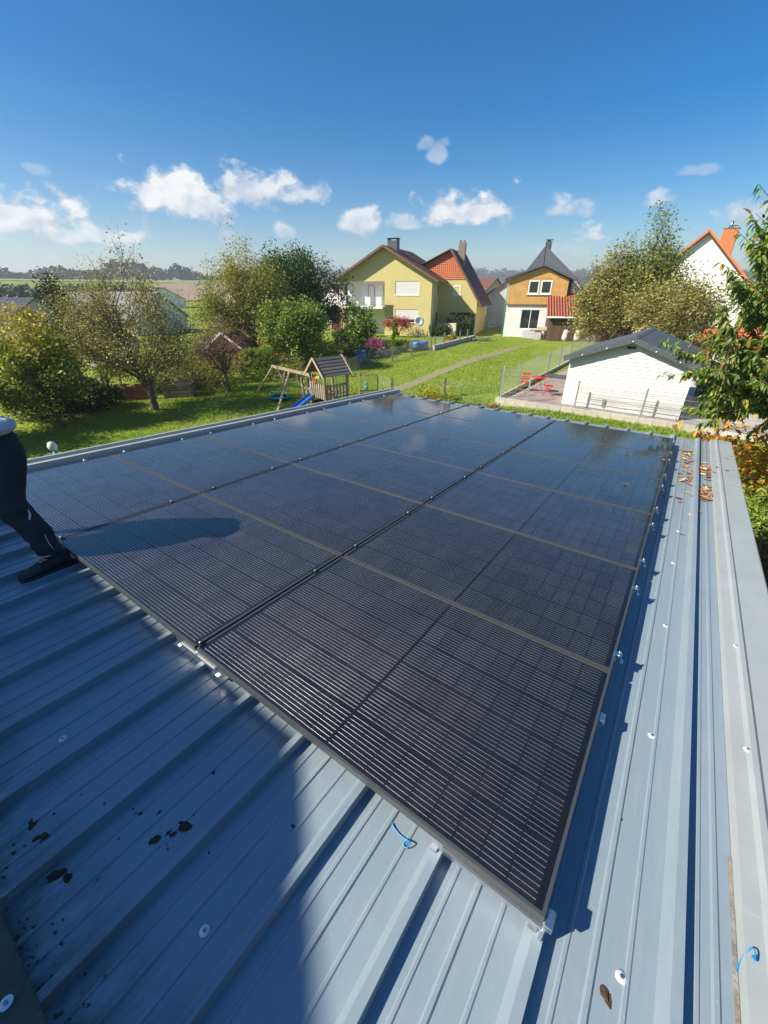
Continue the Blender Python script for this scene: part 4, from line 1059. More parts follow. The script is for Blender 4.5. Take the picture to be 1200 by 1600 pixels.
def roof_slope(parent, hx, hz, ex, ez, y0, y1, rows, matr, thick=.16, name='roof'):
    """tiled slope from ridge (hx,hz) to eave (ex,ez) between y0 and y1"""
    r = MB()
    nx = Vector((ez-hz, 0, -(ex-hx))); 
    if nx.z < 0: nx = -nx
    nx.normalize()
    for k in range(rows):
        a0 = k/rows; a1 = (k+1)/rows + .012
        def pt(a, y, o): 
            p = Vector((hx+(ex-hx)*a, y, hz+(ez-hz)*a)) + nx*o; return tuple(p)
        q = [pt(a0,y0,.02),pt(a1,y0,.06),pt(a1,y1,.06),pt(a0,y1,.02)]; q2 = [pt(a0,y0,-.03),pt(a1,y0,-.03),pt(a1,y1,-.03),pt(a0,y1,-.03)]
        fs = [(0,1,2,3),(7,6,5,4),(0,4,5,1),(1,5,6,2),(2,6,7,3),(3,7,4,0)]
        if ex > hx: fs = [tuple(reversed(f)) for f in fs]
        r.add(q+q2, fs)
    return part(name, r, matr, parent)
sl1 = (RZ-EZ)/(W1/2)
ovs = .75
for s in (-1, 1):
    roof_slope(H1, W1/2, RZ+.12, W1/2+s*(W1/2+ovs), EZ+.12-ovs*sl1, -.75, D1+.4, 17, M_tile_brown)
    part('fascia', MB().bar((W1/2, -.77, RZ+.05), (W1/2+s*(W1/2+ovs), -.77, EZ+.05-ovs*sl1), .04, .20), M_tile_brown, H1)
    part('soffit', MB().prism([(W1/2+s*.02,-.75,RZ+.06),(W1/2+s*(W1/2+ovs),-.75,EZ+.06-ovs*sl1),(W1/2+s*(W1/2+ovs),-.75,EZ+.0-ovs*sl1),(W1/2+s*.02,-.75,RZ+.0)], (0,.74,0)), M_plank, H1)
part('gutter', MB().tube([(W1+ovs+.03,-.75,EZ-ovs*sl1+.06),(W1+ovs+.03,3.6,EZ-ovs*sl1+.06)], .07, 8), M_greymetal, H1)
part('downpipe', MB().tube([(W1+.08,.12,EZ-.1),(W1+.08,.12,-.3)], .05, 8), M_white, H1)
part('downpipe', MB().tube([(-.02,-.3,EZ-.3),(-.02,-.3,-.3)], .045, 8), M_white, H1)
ch = part('chimney', MB().box(W1/2-.1, W1/2+.95, 1.0, 1.9, RZ-.5, RZ+.62), M_slate, H1); part('cap', MB().box(W1/2-.18, W1/2+1.03, .92, 1.98, RZ+.80, RZ+.85), M_tile_brown, ch)
for x in (W1/2-.05, W1/2+.9): part('cap_post', MB().box(x-.04,x+.04,1.0,1.9,RZ+.62,RZ+.80), M_slate, ch)
def swin(y0, y1, z0, z1):
    f = MB(); x = W1
    f.box(x-.04, x+.03, y0, y0+.06, z0, z1); f.box(x-.04, x+.03, y1-.06, y1, z0, z1); f.box(x-.04,x+.03,y0+.06,y1-.06,z0,z0+.06); f.box(x-.04,x+.03,y0+.06,y1-.06,z1-.06,z1)
    w = part('window', f, M_whitepaint, H1); part('pane', MB().box(x-.03,x+.012,y0+.06,y1-.06,z0+.06,z1-.06), M_glass, w)
swin(2.3, 3.1, 3.9, 5.1); swin(2.0, 3.1, .6, 2.4)
# the wing
WV, WU0, WU1, PK, PKZ = 3.6, W1-1.5, W1+4.25, W1+1.05, 8.25
eR, eL = 3.65, 6.9
def zr(u): return PKZ - (PKZ-eR)*(u-PK)/(WU1-PK)
mb = MB()
zt = 5.55
uT = PK + (PKZ-zt)/((PKZ-eR)/(WU1-PK))
mb.poly([(WU0,WV,-.6),(WU1,WV,-.6),(WU1,WV,eR),(uT,WV,zt),(WU0,WV,zt)]); mb.poly([(WU1,WV,-.6),(WU1,WV+8,-.6),(WU1,WV+8,eR),(WU1,WV,eR)])
mb.poly([(WU1,WV+8,-.6),(WU0,WV+8,-.6),(WU0,WV+8,eL),(PK,WV+8,PKZ),(WU1,WV+8,eR)])
part('wing_wall', mb, M_yellow, H1)
# tile hung gable triangle: rows of tiles with real steps
tg = MB(); n = 15
for k in range(n):
    z0 = zt + (PKZ-zt)*k/n; z1 = zt + (PKZ-zt)*(k+1)/n
    u1 = PK + (PKZ-z0)/((PKZ-eR)/(WU1-PK)); u1b = PK + (PKZ-z1)/((PKZ-eR)/(WU1-PK))
    u0 = max(WU0-1, PK - (PKZ-z0)*2.2); u0b = max(WU0-1, PK-(PKZ-z1)*2.2)
    tg.add([(u0,WV-.07,z0),(u1,WV-.07,z0),(u1b,WV-.02,z1+.01),(u0b,WV-.02,z1+.01),(u0,WV,z0),(u1,WV,z0),(u1b,WV,z1+.01),(u0b,WV,z1+.01)], [(0,1,2,3),(0,4,5,1),(1,5,6,2),(3,7,4,0),(2,6,7,3)])
part('hung_tiles', tg, M_hung, H1)
roof_slope(H1, PK, PKZ+.1, WU1+.55, zr(WU1+.55)+.1, WV-.45, WV+8.3, 22, M_tile_brown, name='wing_roof')
roof_slope(H1, PK, PKZ+.1, PK-4.4, PKZ+.1-4.4*.44, WV-.45, WV+8.3, 14, M_tile_brown, name='wing_roof')
part('fascia', MB().bar((PK, WV-.47, PKZ+.03), (WU1+.55, WV-.47, zr(WU1+.55)+.03), .04, .2), M_tile_brown, H1)
ch = part('chimney', MB().box(PK+.35, PK+1.1, WV+1.6, WV+2.3, PKZ-1.8, PKZ+.75), M_plank, H1)
for x in (.5, .9): part('flue', MB().lathe([(.12,PKZ+.75),(.12,PKZ+1.0),(.09,PKZ+1.0)], (PK+x, WV+1.95, 0), 8), M_tile_brown, ch)
window(H1, W1+1.55, W1+2.35, 4.05, 4.95, y=WV-.01, kind='glass', fw=.12)
part('low_wall', MB().box(W1+.4, W1+2.6, 1.2, 1.45, -.5, 1.35), M_yellowpale, H1)
def HL(u, v, z=0): return H1.matrix_world @ Vector((u, v, z))
bpy.context.view_layer.update()
def at_house(u, v):
    p = HL(u, v); p.z = g1(p.x, p.y); return p

# garden in front of the yellow house
t = thing('satellite_dish', 'white satellite dish on a pole before the lower right window', 'satellite dish', at_house(9.3, -.7))
part('pole', MB().tube([(0,.1,-.1),(0,.1,1.35)], .03, 6), M_greymetal, t)
rm = Euler((rad(70), 0, rad(14))).to_matrix()
part('dish', MB().lathe([(.0,.0),(.28,.05),(.52,.16),(.54,.17),(.53,.19),(.28,.08),(.0,.03)], (0,0,1.5), 18, rot=rm), M_white, t)
part('feed_arm', MB().bar((0,-.1,1.1),(.05,-.75,1.35),.03,.03), M_greymetal, t)
t = thing('parasol', 'closed dark garden parasol standing before the balcony', 'parasol', at_house(3.6, -2.2))
part('pole', MB().tube([(0,0,0),(0,0,2.7)], .025, 6), M_greymetal, t); part('cloth', MB().lathe([(.03,2.75),(.12,2.4),(.2,1.6),(.24,.9),(.16,.75),(.05,.72)], n=12), M_dark, t); part('base', MB().lathe([(.0,.08),(.28,.08),(.3,.0)], n=14), M_greymetal, t)
for k, (u, v, l) in enumerate([(4.3,-1.6,'wicker garden chair beside the closed parasol'), (5.1,-2.0,'wicker garden chair nearest the red maple')]):
    c = thing('garden_chair', l, 'chair', at_house(u, v), rad(20+70*k), group='garden chairs at the yellow house')
    part('seat', MB().box(-.27,.27,-.27,.27,.38,.44), M_timber, c); part('backrest', MB().box(-.27,.27,.24,.29,.44,1.0), M_timber, c)
    for x in (-.23,.23):
        for y in (-.23,.23): part('leg', MB().bar((x,y,0),(x,y,.38),.05,.05), M_timber, c)
t = thing('garden_table', 'small white garden table among the flower beds', 'table', at_house(-.6, -7.5)); part('tabletop', MB().lathe([(.0,.70),(.6,.70),(.6,.74),(.0,.745)], n=18), M_white, t)
for a in range(4): part('leg', MB().bar((.35*math.cos(a*1.57),.35*math.sin(a*1.57),0),(.3*math.cos(a*1.57),.3*math.sin(a*1.57),.7),.05,.05), M_greymetal, t)
tree('magnolia_tree', 'young broad leaved magnolia tree in the yellow house garden', G(561, 552) + Vector((0,1.5,0)), 4.0, [(0,0,2.5,1.25,1.2,1.3), (.2,0,1.5,1.3,1.2,.9)], 60, 2600, .22, L_bush, M_barkgrey, .08, .8, .24, shell=.4, seed=31, elong=1.9)
shrub('red_maple', 'low spreading red maple in front of the lower window', at_house(7.2, -1.6), 1.6, .9, 1.75, 2600, .13, L_red, seed=6, z0=.9)
shrub('pink_flower_bush', 'bush with pink flowers by the garden fence', G(587, 556) + Vector((0,.6,0)), .9, .7, 1.25, 2200, .12, L_pink, seed=7)
shrub('column_conifer', 'slim yellow green column conifer left of the red maple', G(617, 553) + Vector((0,.5,0)), .42, .42, 2.6, 2600, .10, L_hedge, seed=8, shape='cone', cat='conifer')
shrub('climbing_plant', 'bright green climbing plant beside the closed parasol', at_house(2.9, -3.4), .4, .4, 1.9, 1500, .12, L_hedge, seed=9)
GP = [(523,556,1.0,1.1,L_bush,'rounded green bush behind the blue bin'), (537,548,.7,1.0,L_pink,'pinkish flower bush left of the magnolia'), (547,560,.6,.6,L_hedge,'low lime green mound by the garden fence'), (604,556,.7,.9,L_bush,'green perennial clump under the slim conifer'), (575,562,.6,.9,L_silver,'grey leaved clump beside the pink flowers'),
      (628,552,.7,.9,L_bush,'leafy clump in front of the red maple'), (531,538,.9,1.3,L_bush,'green bush below the maroon tool shed'), (541,532,1.0,1.1,L_hedge,'light green bush below the balcony'), (600,560,.5,.7,L_silver,'pale plant by the fence post'), (706,536,.55,.6,L_yellow,'small yellow plant inside the garden wall')]
for k, (px, py, r_, h, m_, l) in enumerate(GP):
    shrub('garden_bush', l, G(px, py) + Vector((0,.6,0)), r_, r_*.8, h, 1300, .12, m_, seed=40+k, stems=4)
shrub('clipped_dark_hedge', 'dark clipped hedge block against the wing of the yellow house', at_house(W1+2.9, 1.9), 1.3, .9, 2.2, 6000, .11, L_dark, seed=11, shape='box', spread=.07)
shrub('round_bush', 'dark rounded bush left of the dark hedge block', at_house(W1+1.1, .6), .9, .7, 1.2, 2500, .11, L_oak, seed=12)
for k, (px, py, l, s) in enumerate([(564,570,'tall blue rain barrel at the corner of the garden fence',1.0),(655,547,'wide low blue tub under the red maple',.75)]):
    t = thing('rain_barrel', l, 'barrel', G(px, py) + Vector((0,.35,0)))
    w_ = .42 if k == 0 else .8
    part('body', MB().lathe([(.0,.0),(w_*.86,.0),(w_,.35*s),(w_,.7*s),(w_*.9,.95*s),(w_*.84,.95*s),(w_*.82,.85*s),(.0,.85*s)], n=18), M_bin, t)
    for z in (.3,.68): part('hoop', MB().lathe([(w_*1.01,z*s),(w_*1.04,z*s+.02),(w_*1.01,z*s+.05)], n=18), M_bin, t)
gf = [G(524,590), G(541,585), G(577,574), G(613,565), G(643,556), G(673,548), G(694,541)]
t = thing('garden_fence', 'wire garden fence on wooden posts between the lawn and the flower beds', 'fence', (0,0,0))
for p in gf: part('post', MB().bar(p+Vector((0,0,-.2)), p+Vector((0,0,1.15)), .12, .12), M_post, t)
for a in range(len(gf)-1): stuff(part('wire_mesh', wire_panel(gf[a], gf[a+1], 1.0, .05, 20, 7, .006), M_wire, t))
wa, wb = gf[5], G(742, 531)
t = thing('garden_wall', 'low pale garden wall with a lattice along the right end of the flower beds', 'wall', (0,0,0))
part('wall_base', MB().bar(wa+Vector((.3,.2,.15)), wb+Vector((0,.2,.15)), .25, .55), M_offwhite, t)
for k in range(6):
    p = wa.lerp(wb, (k+.2)/5.6)+Vector((.2,.2,0)); part('post', MB().bar(p, p+Vector((0,0,1.15)), .10, .10), M_post, t)
t = thing('wood_stack', 'heap of grey planks at the right corner of the yellow house', 'plank heap', G(752, 533))
for k in range(9): part('plank', MB().bar((-.9+rng.normal(0,.1),-.2+k%3*.22,.06+k//3*.07),(.9+rng.normal(0,.2),-.25+k%3*.22,.06+k//3*.07+rng.uniform(0,.12)),.18,.04), M_plank, t)

# ------------------------------------------------------------------ the half ochre, half white house
OR_ = Vector((13.05, 48.6, .85)); orz = rad(-18)
H2 = thing('ochre_house', 'house with ochre upper floor, white ground floor and a steep slate roof behind', 'house', OR_, orz)
M_ochre = M('ochre_board', (.62,.36,.115), .8, c2=(.54,.30,.09), ns=2.5, rnd=.06)
W2 = 5.75
zb = 3.15
mb = wall_grid([0, W2], [-.6, zb], [(1.65,3.5,.85,2.7)], 0)
mb.poly([(W2,0,-.6),(W2,3,-.6),(W2,3,zb),(W2,0,zb)]); mb.poly([(0,3,-.6),(0,0,-.6),(0,0,zb),(0,3,zb)])
part('ground_floor_wall', mb, M_white, H2)
window(H2, 1.65, 3.5, .85, 2.7, y=.08, bars=2)
apx, eL2, eR2, apz = 3.2, 5.55, 5.45, 6.55
mb = MB(); mb.poly([(0,-.10,zb+.05),(W2,-.10,zb+.05),(W2,-.10,eR2),(apx,-.10,apz),(0,-.10,eL2)]); mb.poly([(W2,-.1,zb+.05),(W2,3,zb+.05),(W2,3,eR2),(W2,-.1,eR2)]); mb.poly([(0,3,zb+.05),(0,-.1,zb+.05),(0,-.1,eL2),(0,3,eL2)]); mb.poly([(0,-.1,zb+.05),(0,3,zb+.05),(W2,3,zb+.05),(W2,-.1,zb+.05)])
part('upper_floor', mb, M_ochre, H2)
# boards of the insulation with their joints
for r_ in range(6):
    z0 = zb+.06+r_*.58
    c = 0; x = -.6 + (r_ % 2)*.7
    while x < W2:
        xa, xb = max(x, 0)+.004, min(x+1.35, W2)-.004
        zt_ = min(z0+.572, 9)
        def roofz(u): return (eL2 + (apz-eL2)*u/apx if u < apx else apz-(apz-eR2)*(u-apx)/(W2-apx)) - .02
        if xb-xa > .1 and z0 < min(roofz(xa), roofz(xb)) - .05:
            za, zc = min(zt_, roofz(xa)), min(zt_, roofz(xb))
            blocked = xb > 1.85 and xa < 4.35 and z0 < 5.45 and zt_ > 4.1
            segs = [(xa,xb,za,zc)]
            if blocked: segs = [(xa, min(xb,1.88), za, min(zt_, roofz(min(xb,1.88)))), (max(xa,4.30), xb, min(zt_, roofz(max(xa,4.30))), zc)]
            for (p, q, z1, z2) in segs:
                if q-p > .08: part('board', MB().add([(p,-.125,z0),(q,-.125,z0),(q,-.125,z2),(p,-.125,z1),(p,-.10,z0),(q,-.10,z0),(q,-.10,z2),(p,-.10,z1)], [(0,1,2,3),(0,4,5,1),(1,5,6,2),(2,6,7,3),(3,7,4,0)]), M_ochre, H2)
        x += 1.35
window(H2, 1.95, 3.02, 4.15, 5.4, y=-.115, frame=M_whitepaint, fw=.13); window(H2, 3.16, 4.23, 4.15, 5.4, y=-.115, frame=M_whitepaint, fw=.13)
part('base_rail', MB().box(-.05, W2+.05, -.16, -.101, zb-.02, zb+.05), M_tile_brown, H2)
for (ua, za, ub, zb_) in ((-.45, eL2-.08, apx, apz+.08), (apx, apz+.08, W2+.4, eR2-.05)):
    part('roof', MB().prism([(ua,-.5,za),(ub,-.5,zb_),(ub,-.5,zb_+.16),(ua,-.5,za+.16)], (0,4.2,0)), M_slate, H2)
part('downpipe', MB().tube([(-.12,-.02,eL2-.2),(-.12,-.02,zb),(-.12,-.02,-.3)], .05, 8), M('green_pipe', (.05,.35,.26), .5), H2)
mb = MB(); mb.box(.9, 7.3, 3.1, 10, -.6, 5.2); part('main_wall', mb, M_white, H2)
ax_, az_ = 3.05, 8.75
mb = MB(); e = [(1.0,2.7,5.75),(7.5,2.7,4.95),(7.5,10.3,4.95),(1.3,10.3,5.75)]; t1, t2 = (ax_,4.9,az_), (ax_,8.6,az_)
mb.add(e+[t1,t2,(ax_,2.72,5.4)], [(0,6,4),(6,1,4),(1,2,5,4),(2,3,5),(3,0,4,5),(0,3,2,1,6)])
part('slate_roof', mb, M_slate, H2)
part('hip_ridge', MB().tube([(ax_,2.68,5.5), (ax_,4.88,az_+.02)], .045, 6), M_slate, H2)
ch = part('chimney', MB().box(ax_-.05, ax_+.6, 5.2, 5.85, az_-.9, az_+.38), M_slate, H2); part('cap', MB().box(ax_-.12, ax_+.67, 5.13, 5.92, az_+.52, az_+.56), M_greymetal, ch); part('cap_post', MB().box(ax_+.1,ax_+.45,5.3,5.75,az_+.38,az_+.52), M_slate, ch)
mb = MB(); mb.prism([(6.2,2.2,-.6),(7.4,2.2,-.6),(7.4,2.2,4.4),(6.6,2.2,5.3),(6.2,2.2,5.2)], (0,5,0)); part('side_wing', mb, M_white, H2)
part('side_roof', MB().prism([(6.5,1.9,5.5),(7.75,1.9,4.1),(7.75,1.9,4.25),(6.5,1.9,5.65)], (0,5.4,0)), M_tile_brown, H2)
# terrace odds and ends in front
bpy.context.view_layer.update()
def at2(u, v):
    p = H2.matrix_world @ Vector((u, v, 0)); p.z = g1(p.x, p.y); return p
t = thing('stone_steps', 'grey concrete steps below the french window of the ochre house', 'steps', at2(2.2, -.02), orz)
for k in range(4): part('step', MB().box(-.2,1.6,-1.25+.3*k,-.02,-.2+.22*k,.0+.22*k+.02), M_offwhite, t)
t = thing('garden_table', 'rough wooden table with pale boards on it by the steps', 'table', at2(3.6, -2.2), orz)
part('tabletop', MB().box(-.8,.8,-.4,.4,.85,.93), M_plank, t); part('pedestal', MB().box(-.35,.3,-.3,.3,0,.85), M_offwhite, t); part('board', MB().box(-.2,.75,-.3,.35,.935,1.2), M_cream, t)
for k, (u, l, mm) in enumerate([(6.1,'white sack of firewood against the brown barn',M_white),(7.3,'tan sack of firewood against the brown barn',M_cream)]):
    t = thing('wood_sack', l, 'sack', at2(u, -2.6), orz+.2, group='sacks of firewood')
    part('bag', MB().lathe([(.0,.0),(.42,.0),(.48,.3),(.46,.8),(.43,1.05),(.36,1.05),(.34,.9),(.0,.9)], n=14), mm, t)
    for k2 in range(4): part('handle', MB().tube([(.4*math.cos(k2*1.57+.78),.4*math.sin(k2*1.57+.78),1.0),(.45*math.cos(k2*1.57+.78),.45*math.sin(k2*1.57+.78),1.35)], .04, 5), mm, t)
    for k2 in range(7):
        a = rng.uniform(0,6.28); part('log', MB().tube([(.2*math.cos(a),.2*math.sin(a),.75),(.25*math.cos(a)+.05,.25*math.sin(a),1.12)], .07, 6), M_plank, t)
# barn with red tiles
BN = thing('barn', 'dark brown boarded barn with red tiled roof beside the ochre house', 'barn', Vector((16.3, 44.3, .9)), rad(-14))
bw, bd, bh = 7.0, 3.4, 2.25
part('wall', MB().prism([(0,0,-.4),(0,0,bh),(0,bd,4.0),(0,bd,-.4)], (bw,0,0)), M('dark_barn_wood', (.075,.045,.032), .85), BN)
M_barnboard = M('barn_board', (.15,.088,.055), .85, c2=(.10,.06,.04), ns=5., rnd=.25, stretch=(1,1,.15))
bme = MB().box(-.078,.078,-.03,-.002,0,bh-.42).mesh('board')
for k in range(42): link('board', bme, M_barnboard, BN, loc=(.085+k*.165, rng.uniform(-.012,.0), -.05))
for s in range(12):
    a0, a1 = s/12, (s+1)/12+.02
    q = [(-.3,-.35+(bd+.5)*a0,bh-.1+2.05*a0+.06),(bw+.3,-.35+(bd+.5)*a0,bh-.1+2.05*a0+.06),(bw+.3,-.35+(bd+.5)*a1,bh-.1+2.05*a1+.02),(-.3,-.35+(bd+.5)*a1,bh-.1+2.05*a1+.02)]
    part('tile_row', MB().add(q+[(x,y,z-.05) for x,y,z in q], [(0,1,2,3),(7,6,5,4),(0,4,5,1),(1,5,6,2),(2,6,7,3),(3,7,4,0)]), M_tile_red, BN)
part('gutter', MB().tube([(-.3,-.42,bh-.1),(bw+.3,-.42,bh-.1)], .07, 8), M_whitepaint, BN)

# ------------------------------------------------------------------ houses behind
t = gable_house('grey_house', 'pale grey house with brown roof between the yellow and the ochre house', 'house', Vector((13.6, 60.5, .9)), rad(-24), 6.0, 9, 4.0, 6.0, M_offwhite, M_tile_brown, ov=.35)
window(t, .6, 1.4, .1, .7, kind='glass'); part('porch', MB().box(-1.6,-.05,1.5,4,-.4,2.9), M_white, t)
gable_house('brown_roofed_house', 'distant house showing mostly its brown roof behind the yellow house', 'house', Vector((19.0, 92, 0)), rad(40), 10, 12, 3.9, 7.4, M_cream, M_tile_brown)
gable_house('brown_roofed_house', 'distant brown roofed house just left of the ochre house', 'house', Vector((24.0, 104, 0)), rad(-50), 9, 12, 4.0, 7.8, M_offwhite, M_tile_brown)
gable_house('cream_house', 'distant cream gabled house behind the yellowing right tree', 'house', Vector((44.0, 78, 1)), rad(-25), 8, 10, 4.2, 7.0, M_cream, M_tile_brown)
gable_house('village_house', 'far white house with grey roof on the left horizon', 'house', Vector((-62, 118, 0)), rad(25), 10, 9, 3.2, 5.8, M_white, M_tile_grey)
gable_house('village_house', 'far cream house with red roof on the left horizon', 'house', Vector((-48, 132, 0)), rad(-15), 10, 9, 3.2, 5.6, M_cream, M_tile_brown)
# white house with orange roof, right
H3 = thing('white_house', 'white house with orange tiled roof and orange chimney at the right', 'house', Vector((28.5, 51.5, .8)), rad(-38))
w3, d3, e3, r3 = 9.4, 9.5, 5.0, 9.6
mb = wall_grid([0, w3], [-.6, e3], [(2.9,4.7,4.2,5.0)], 0); mb.poly([(0,0,e3),(w3,0,e3),(w3/2,0,r3)]); mb.poly([(w3,0,-.6),(w3,d3,-.6),(w3,d3,e3),(w3,0,e3)]); mb.poly([(0,d3,-.6),(0,0,-.6),(0,0,e3),(0,d3,e3)]); mb.poly([(w3,d3,-.6),(0,d3,-.6),(0,d3,e3),(w3/2,d3,r3),(w3,d3,e3)])
part('wall', mb, M_white, H3)
window(H3, 2.9, 4.7, 3.9, 5.2, y=.0, kind='shutter', frame=M_greymetal); window(H3, 5.6, 7.0, 1.2, 2.5, y=0.)
s3 = (r3-e3)/(w3/2)
for s in (-1, 1):
    roof_slope(H3, w3/2, r3+.15, w3/2+s*(w3/2+.5), e3+.15-.5*s3, -.45, d3+.4, 18, M_tile_orange)
    part('verge_tiles', MB().bar((w3/2,-.5,r3+.13),(w3/2+s*(w3/2+.5),-.5,e3+.13-.5*s3),.14,.20), M_tile_orange, H3)
    part('fascia', MB().bar((w3/2,-.44,r3-.04),(w3/2+s*(w3/2+.5),-.44,e3-.04-.5*s3),.04,.14), M_dark, H3)
ch = part('chimney', MB().box(w3/2+1.0, w3/2+2.25, 1.2, 2.2, 6.5, r3+.30), M_tile_orange, H3); part('flue', MB().tube([(w3/2+1.5,1.7,r3+.3),(w3/2+1.5,1.7,r3+.95)], .14, 8), M_zinc, ch); part('cap', MB().box(w3/2+.95, w3/2+2.30, 1.15, 2.25, r3+.30, r3+.36), M_greymetal, ch)
gable_house('tiled_outbuilding', 'low building with pale orange roof just behind the white cabin', 'outbuilding', Vector((19.8, 27.5, .7)), rad(-34), 5.0, 3.5, 1.5, 2.6, M_white, M_tile_orange, ridge_along='W')

# ------------------------------------------------------------------ patio, retaining wall and white cabin
cu = Vector((.80, -.60, 0)).normalized(); cv = Vector((.60, .80, 0)).normalized()
CA = Vector((8.0, 18.25, TZ))                 # cabin front left corner
wl = Vector((5.45, 19.45, 0)); 
M_paver = M('red_grey_paver', (.34,.26,.23), .9, c2=(.28,.24,.22), ns=3., rnd=.15)
M_block = M('concrete_block', (.50,.47,.38), .9, c2=(.40,.38,.30), ns=6., bump=.3, bs=25., rnd=.08)
pt_ = thing('patio', 'raised paved patio round the white cabin', 'patio', wl + Vector((0,0,TZ-.02)), math.atan2(cu.y, cu.x)); 
del pt_['label'], pt_['category']; pt_['kind'] = 'structure'
part('slab', MB().box(.3, 13, .12, 26, -1.4, -.004), M_offwhite, pt_)
pv = MB().box(-.195,.195,-.095,.095,-.02,.012).mesh('paver')
cnt = 0
rest = MB()
for r_ in range(60):
    for c in range(10):
        x = .52 + c*.40 + (.2 if r_ % 2 else 0); y = .25 + r_*.20
        if x > 3.6 and y > .9: continue
        if x > 3.9: continue
        if cnt < 290 and y < 9.5: link('paver', pv, M_paver, pt_, loc=(x, y, rng.uniform(-.002,.003))); cnt += 1
        else: rest.box(x-.195, x+.195, y-.095, y+.095, -.01, .012)
stuff(part('pavers', rest, M_paver, pt_))
# retaining wall of concrete blocks along the front
t = thing('retaining_wall', 'low pale concrete block wall carrying the patio and the rod fence', 'wall', wl + Vector((0,0,TZ)), math.atan2(cu.y, cu.x))
bl = MB().box(-.245,.245,-.10,.10,-.24,.0).mesh('block')
for c in range(17):
    for r_ in range(2):
        link('block', bl, M_block, t, loc=(.1+c*.5 + (.25 if r_ else 0), rng.uniform(-.006,.006), -.245*r_))
# side kerb under the steel fence
t = thing('kerb', 'concrete kerb under the steel mesh fence', 'kerb', (0,0,0)); 
for a in range(nP-1):
    q0, q1 = rp[a].copy(), rp[a+1].copy(); q0.z -= .12; q1.z -= .12; part('kerb_stone', MB().bar(q0, q0.lerp(q1,.995), .10, .42), M_block, t)
# rod fence on the wall
t = thing('rod_fence', 'galvanised double rod fence in front of the white cabin', 'fence', wl + Vector((0,0,TZ)), math.atan2(cu.y, cu.x))
fx = [1.3, 3.35, 5.85, 8.35]
for x in fx: part('post', MB().box(x-.03,x+.03,.03,.07,-.35,1.15), M_galv, t)
part('post', MB().box(.0,.06,.03,.09,-.35,1.45), M_galv, t)
def rods(a, b_, h):
    mb = MB(); n = int((b_-a)/.05)
    for k in range(n+1): x = a+(b_-a)*k/n; mb.box(x-.0045,x+.0045,.046,.053,.03,h)
    for z in np.arange(.06, h, .2): mb.box(a,b_,.042,.0465,z,z+.014); mb.box(a,b_,.0535,.058,z,z+.014)
    return mb
for a, b_ in zip(fx[1:], fx[2:]): stuff(part('rod_panel', rods(a, b_, 1.05), M_galv, t))
stuff(part('rod_panel', rods(fx[3], 11.5, 1.05), M_galv, t))
mb = MB()
for z in np.arange(.08, 1.4, .2): mb.box(.06, fx[0], .045, .055, z, z+.012)
stuff(part('rod_panel', mb, M_galv, t))
# cabin
M_board = M('white_cabin_board', (.70,.70,.685), .55)
M_felt = M('slate_grey_shingle', (.068,.084,.100), .75, c2=(.088,.102,.12), ns=8., bump=.3, bs=60.)
CB = thing('garden_cabin', 'white boarded garden cabin with a low dark grey roof', 'cabin', CA, math.atan2(cu.y, cu.x))
cw, cd, ce, cr = 4.25, 4.6, 2.02, 2.78
part('wall', MB().prism([(.02,.03,-.02),(cw-.02,.03,-.02),(cw-.02,.03,ce),(cw/2,.03,cr-.02),(.02,.03,ce)], (0,cd,0)), M_board, CB)
nb_ = 20; hb_ = .14
for k in range(nb_):
    z0, z1 = k*hb_+.003, (k+1)*hb_-.006
    def xr_(z): return 0 if z <= ce else (z-ce)/(cr-ce)*cw/2
    xa, xb = xr_(z0), xr_(z1)
    if xb >= cw/2-.1: continue
    ex = .09 if z1 < ce else 0
    part('board', MB().add([(xa-ex,-.014,z0),(cw-xa+ex,-.014,z0),(cw-xb+ex,.004,z1),(xb-ex,.004,z1),(xa-ex,.029,z0),(cw-xa+ex,.029,z0),(cw-xb+ex,.029,z1),(xb-ex,.029,z1)], [(0,1,2,3),(0,4,5,1),(1,5,6,2),(2,6,7,3),(3,7,4,0)]), M_board, CB)
for k in range(14):
    for x in (-.09, cw+.0):
        part('corner_end', MB().box(x, x+.045 if x < 0 else x+.09, .031, .09, k*hb_+.003, (k+1)*hb_-.02), M_board, CB) if x < 0 else part('board', MB().box(cw-.018, cw+.012, .1, cd, k*hb_+.003, (k+1)*hb_-.008), M_board, CB)
sC = (cr-ce)/(cw/2)
for s in (-1, 1):
    x1_ = cw/2+s*(cw/2+.28); z1_ = ce-.28*sC
    part('roof', MB().prism([(cw/2+s*.0,-.30,cr+.11),(x1_,-.30,z1_+.11),(x1_,-.30,z1_+.03),(cw/2+s*.0,-.30,cr+.03)][::s], (0,cd+.6,0)), M_felt, CB)
    part('barge_board', MB().bar((cw/2+s*.0,-.315,cr+.0),(x1_,-.315,z1_+.0),.03,.19), M_felt, CB)
part('ridge_cap', MB().prism([(cw/2-.14,-.31,cr+.075),(cw/2,-.31,cr+.125),(cw/2+.14,-.31,cr+.075)], (0,cd+.62,0)), M_felt, CB)
part('vent', MB().box(cw/2-.2,cw/2+.1,-.03,-.016,cr-.34,cr-.26), M_dark, CB)
for k in range(5):
    f = (k+.5)/5; x = cw*f; z = cr-.02-abs(x-cw/2)*sC - .03
    part('lamp_bulb', MB().lathe([(.0,-.03),(.022,-.02),(.03,.0),(.02,.025),(.0,.03)], (x,-.345,z), 8), M_whitepaint, CB)
part('wall_lamp', MB().box(1.55,1.66,-.07,-.016,.12,.42), M_galv, CB)
t = thing('shade_roof', 'dark low carport shelter right of the white cabin', 'shelter', CA + cu*(cw+.2) + cv*1.3, math.atan2(cu.y, cu.x))
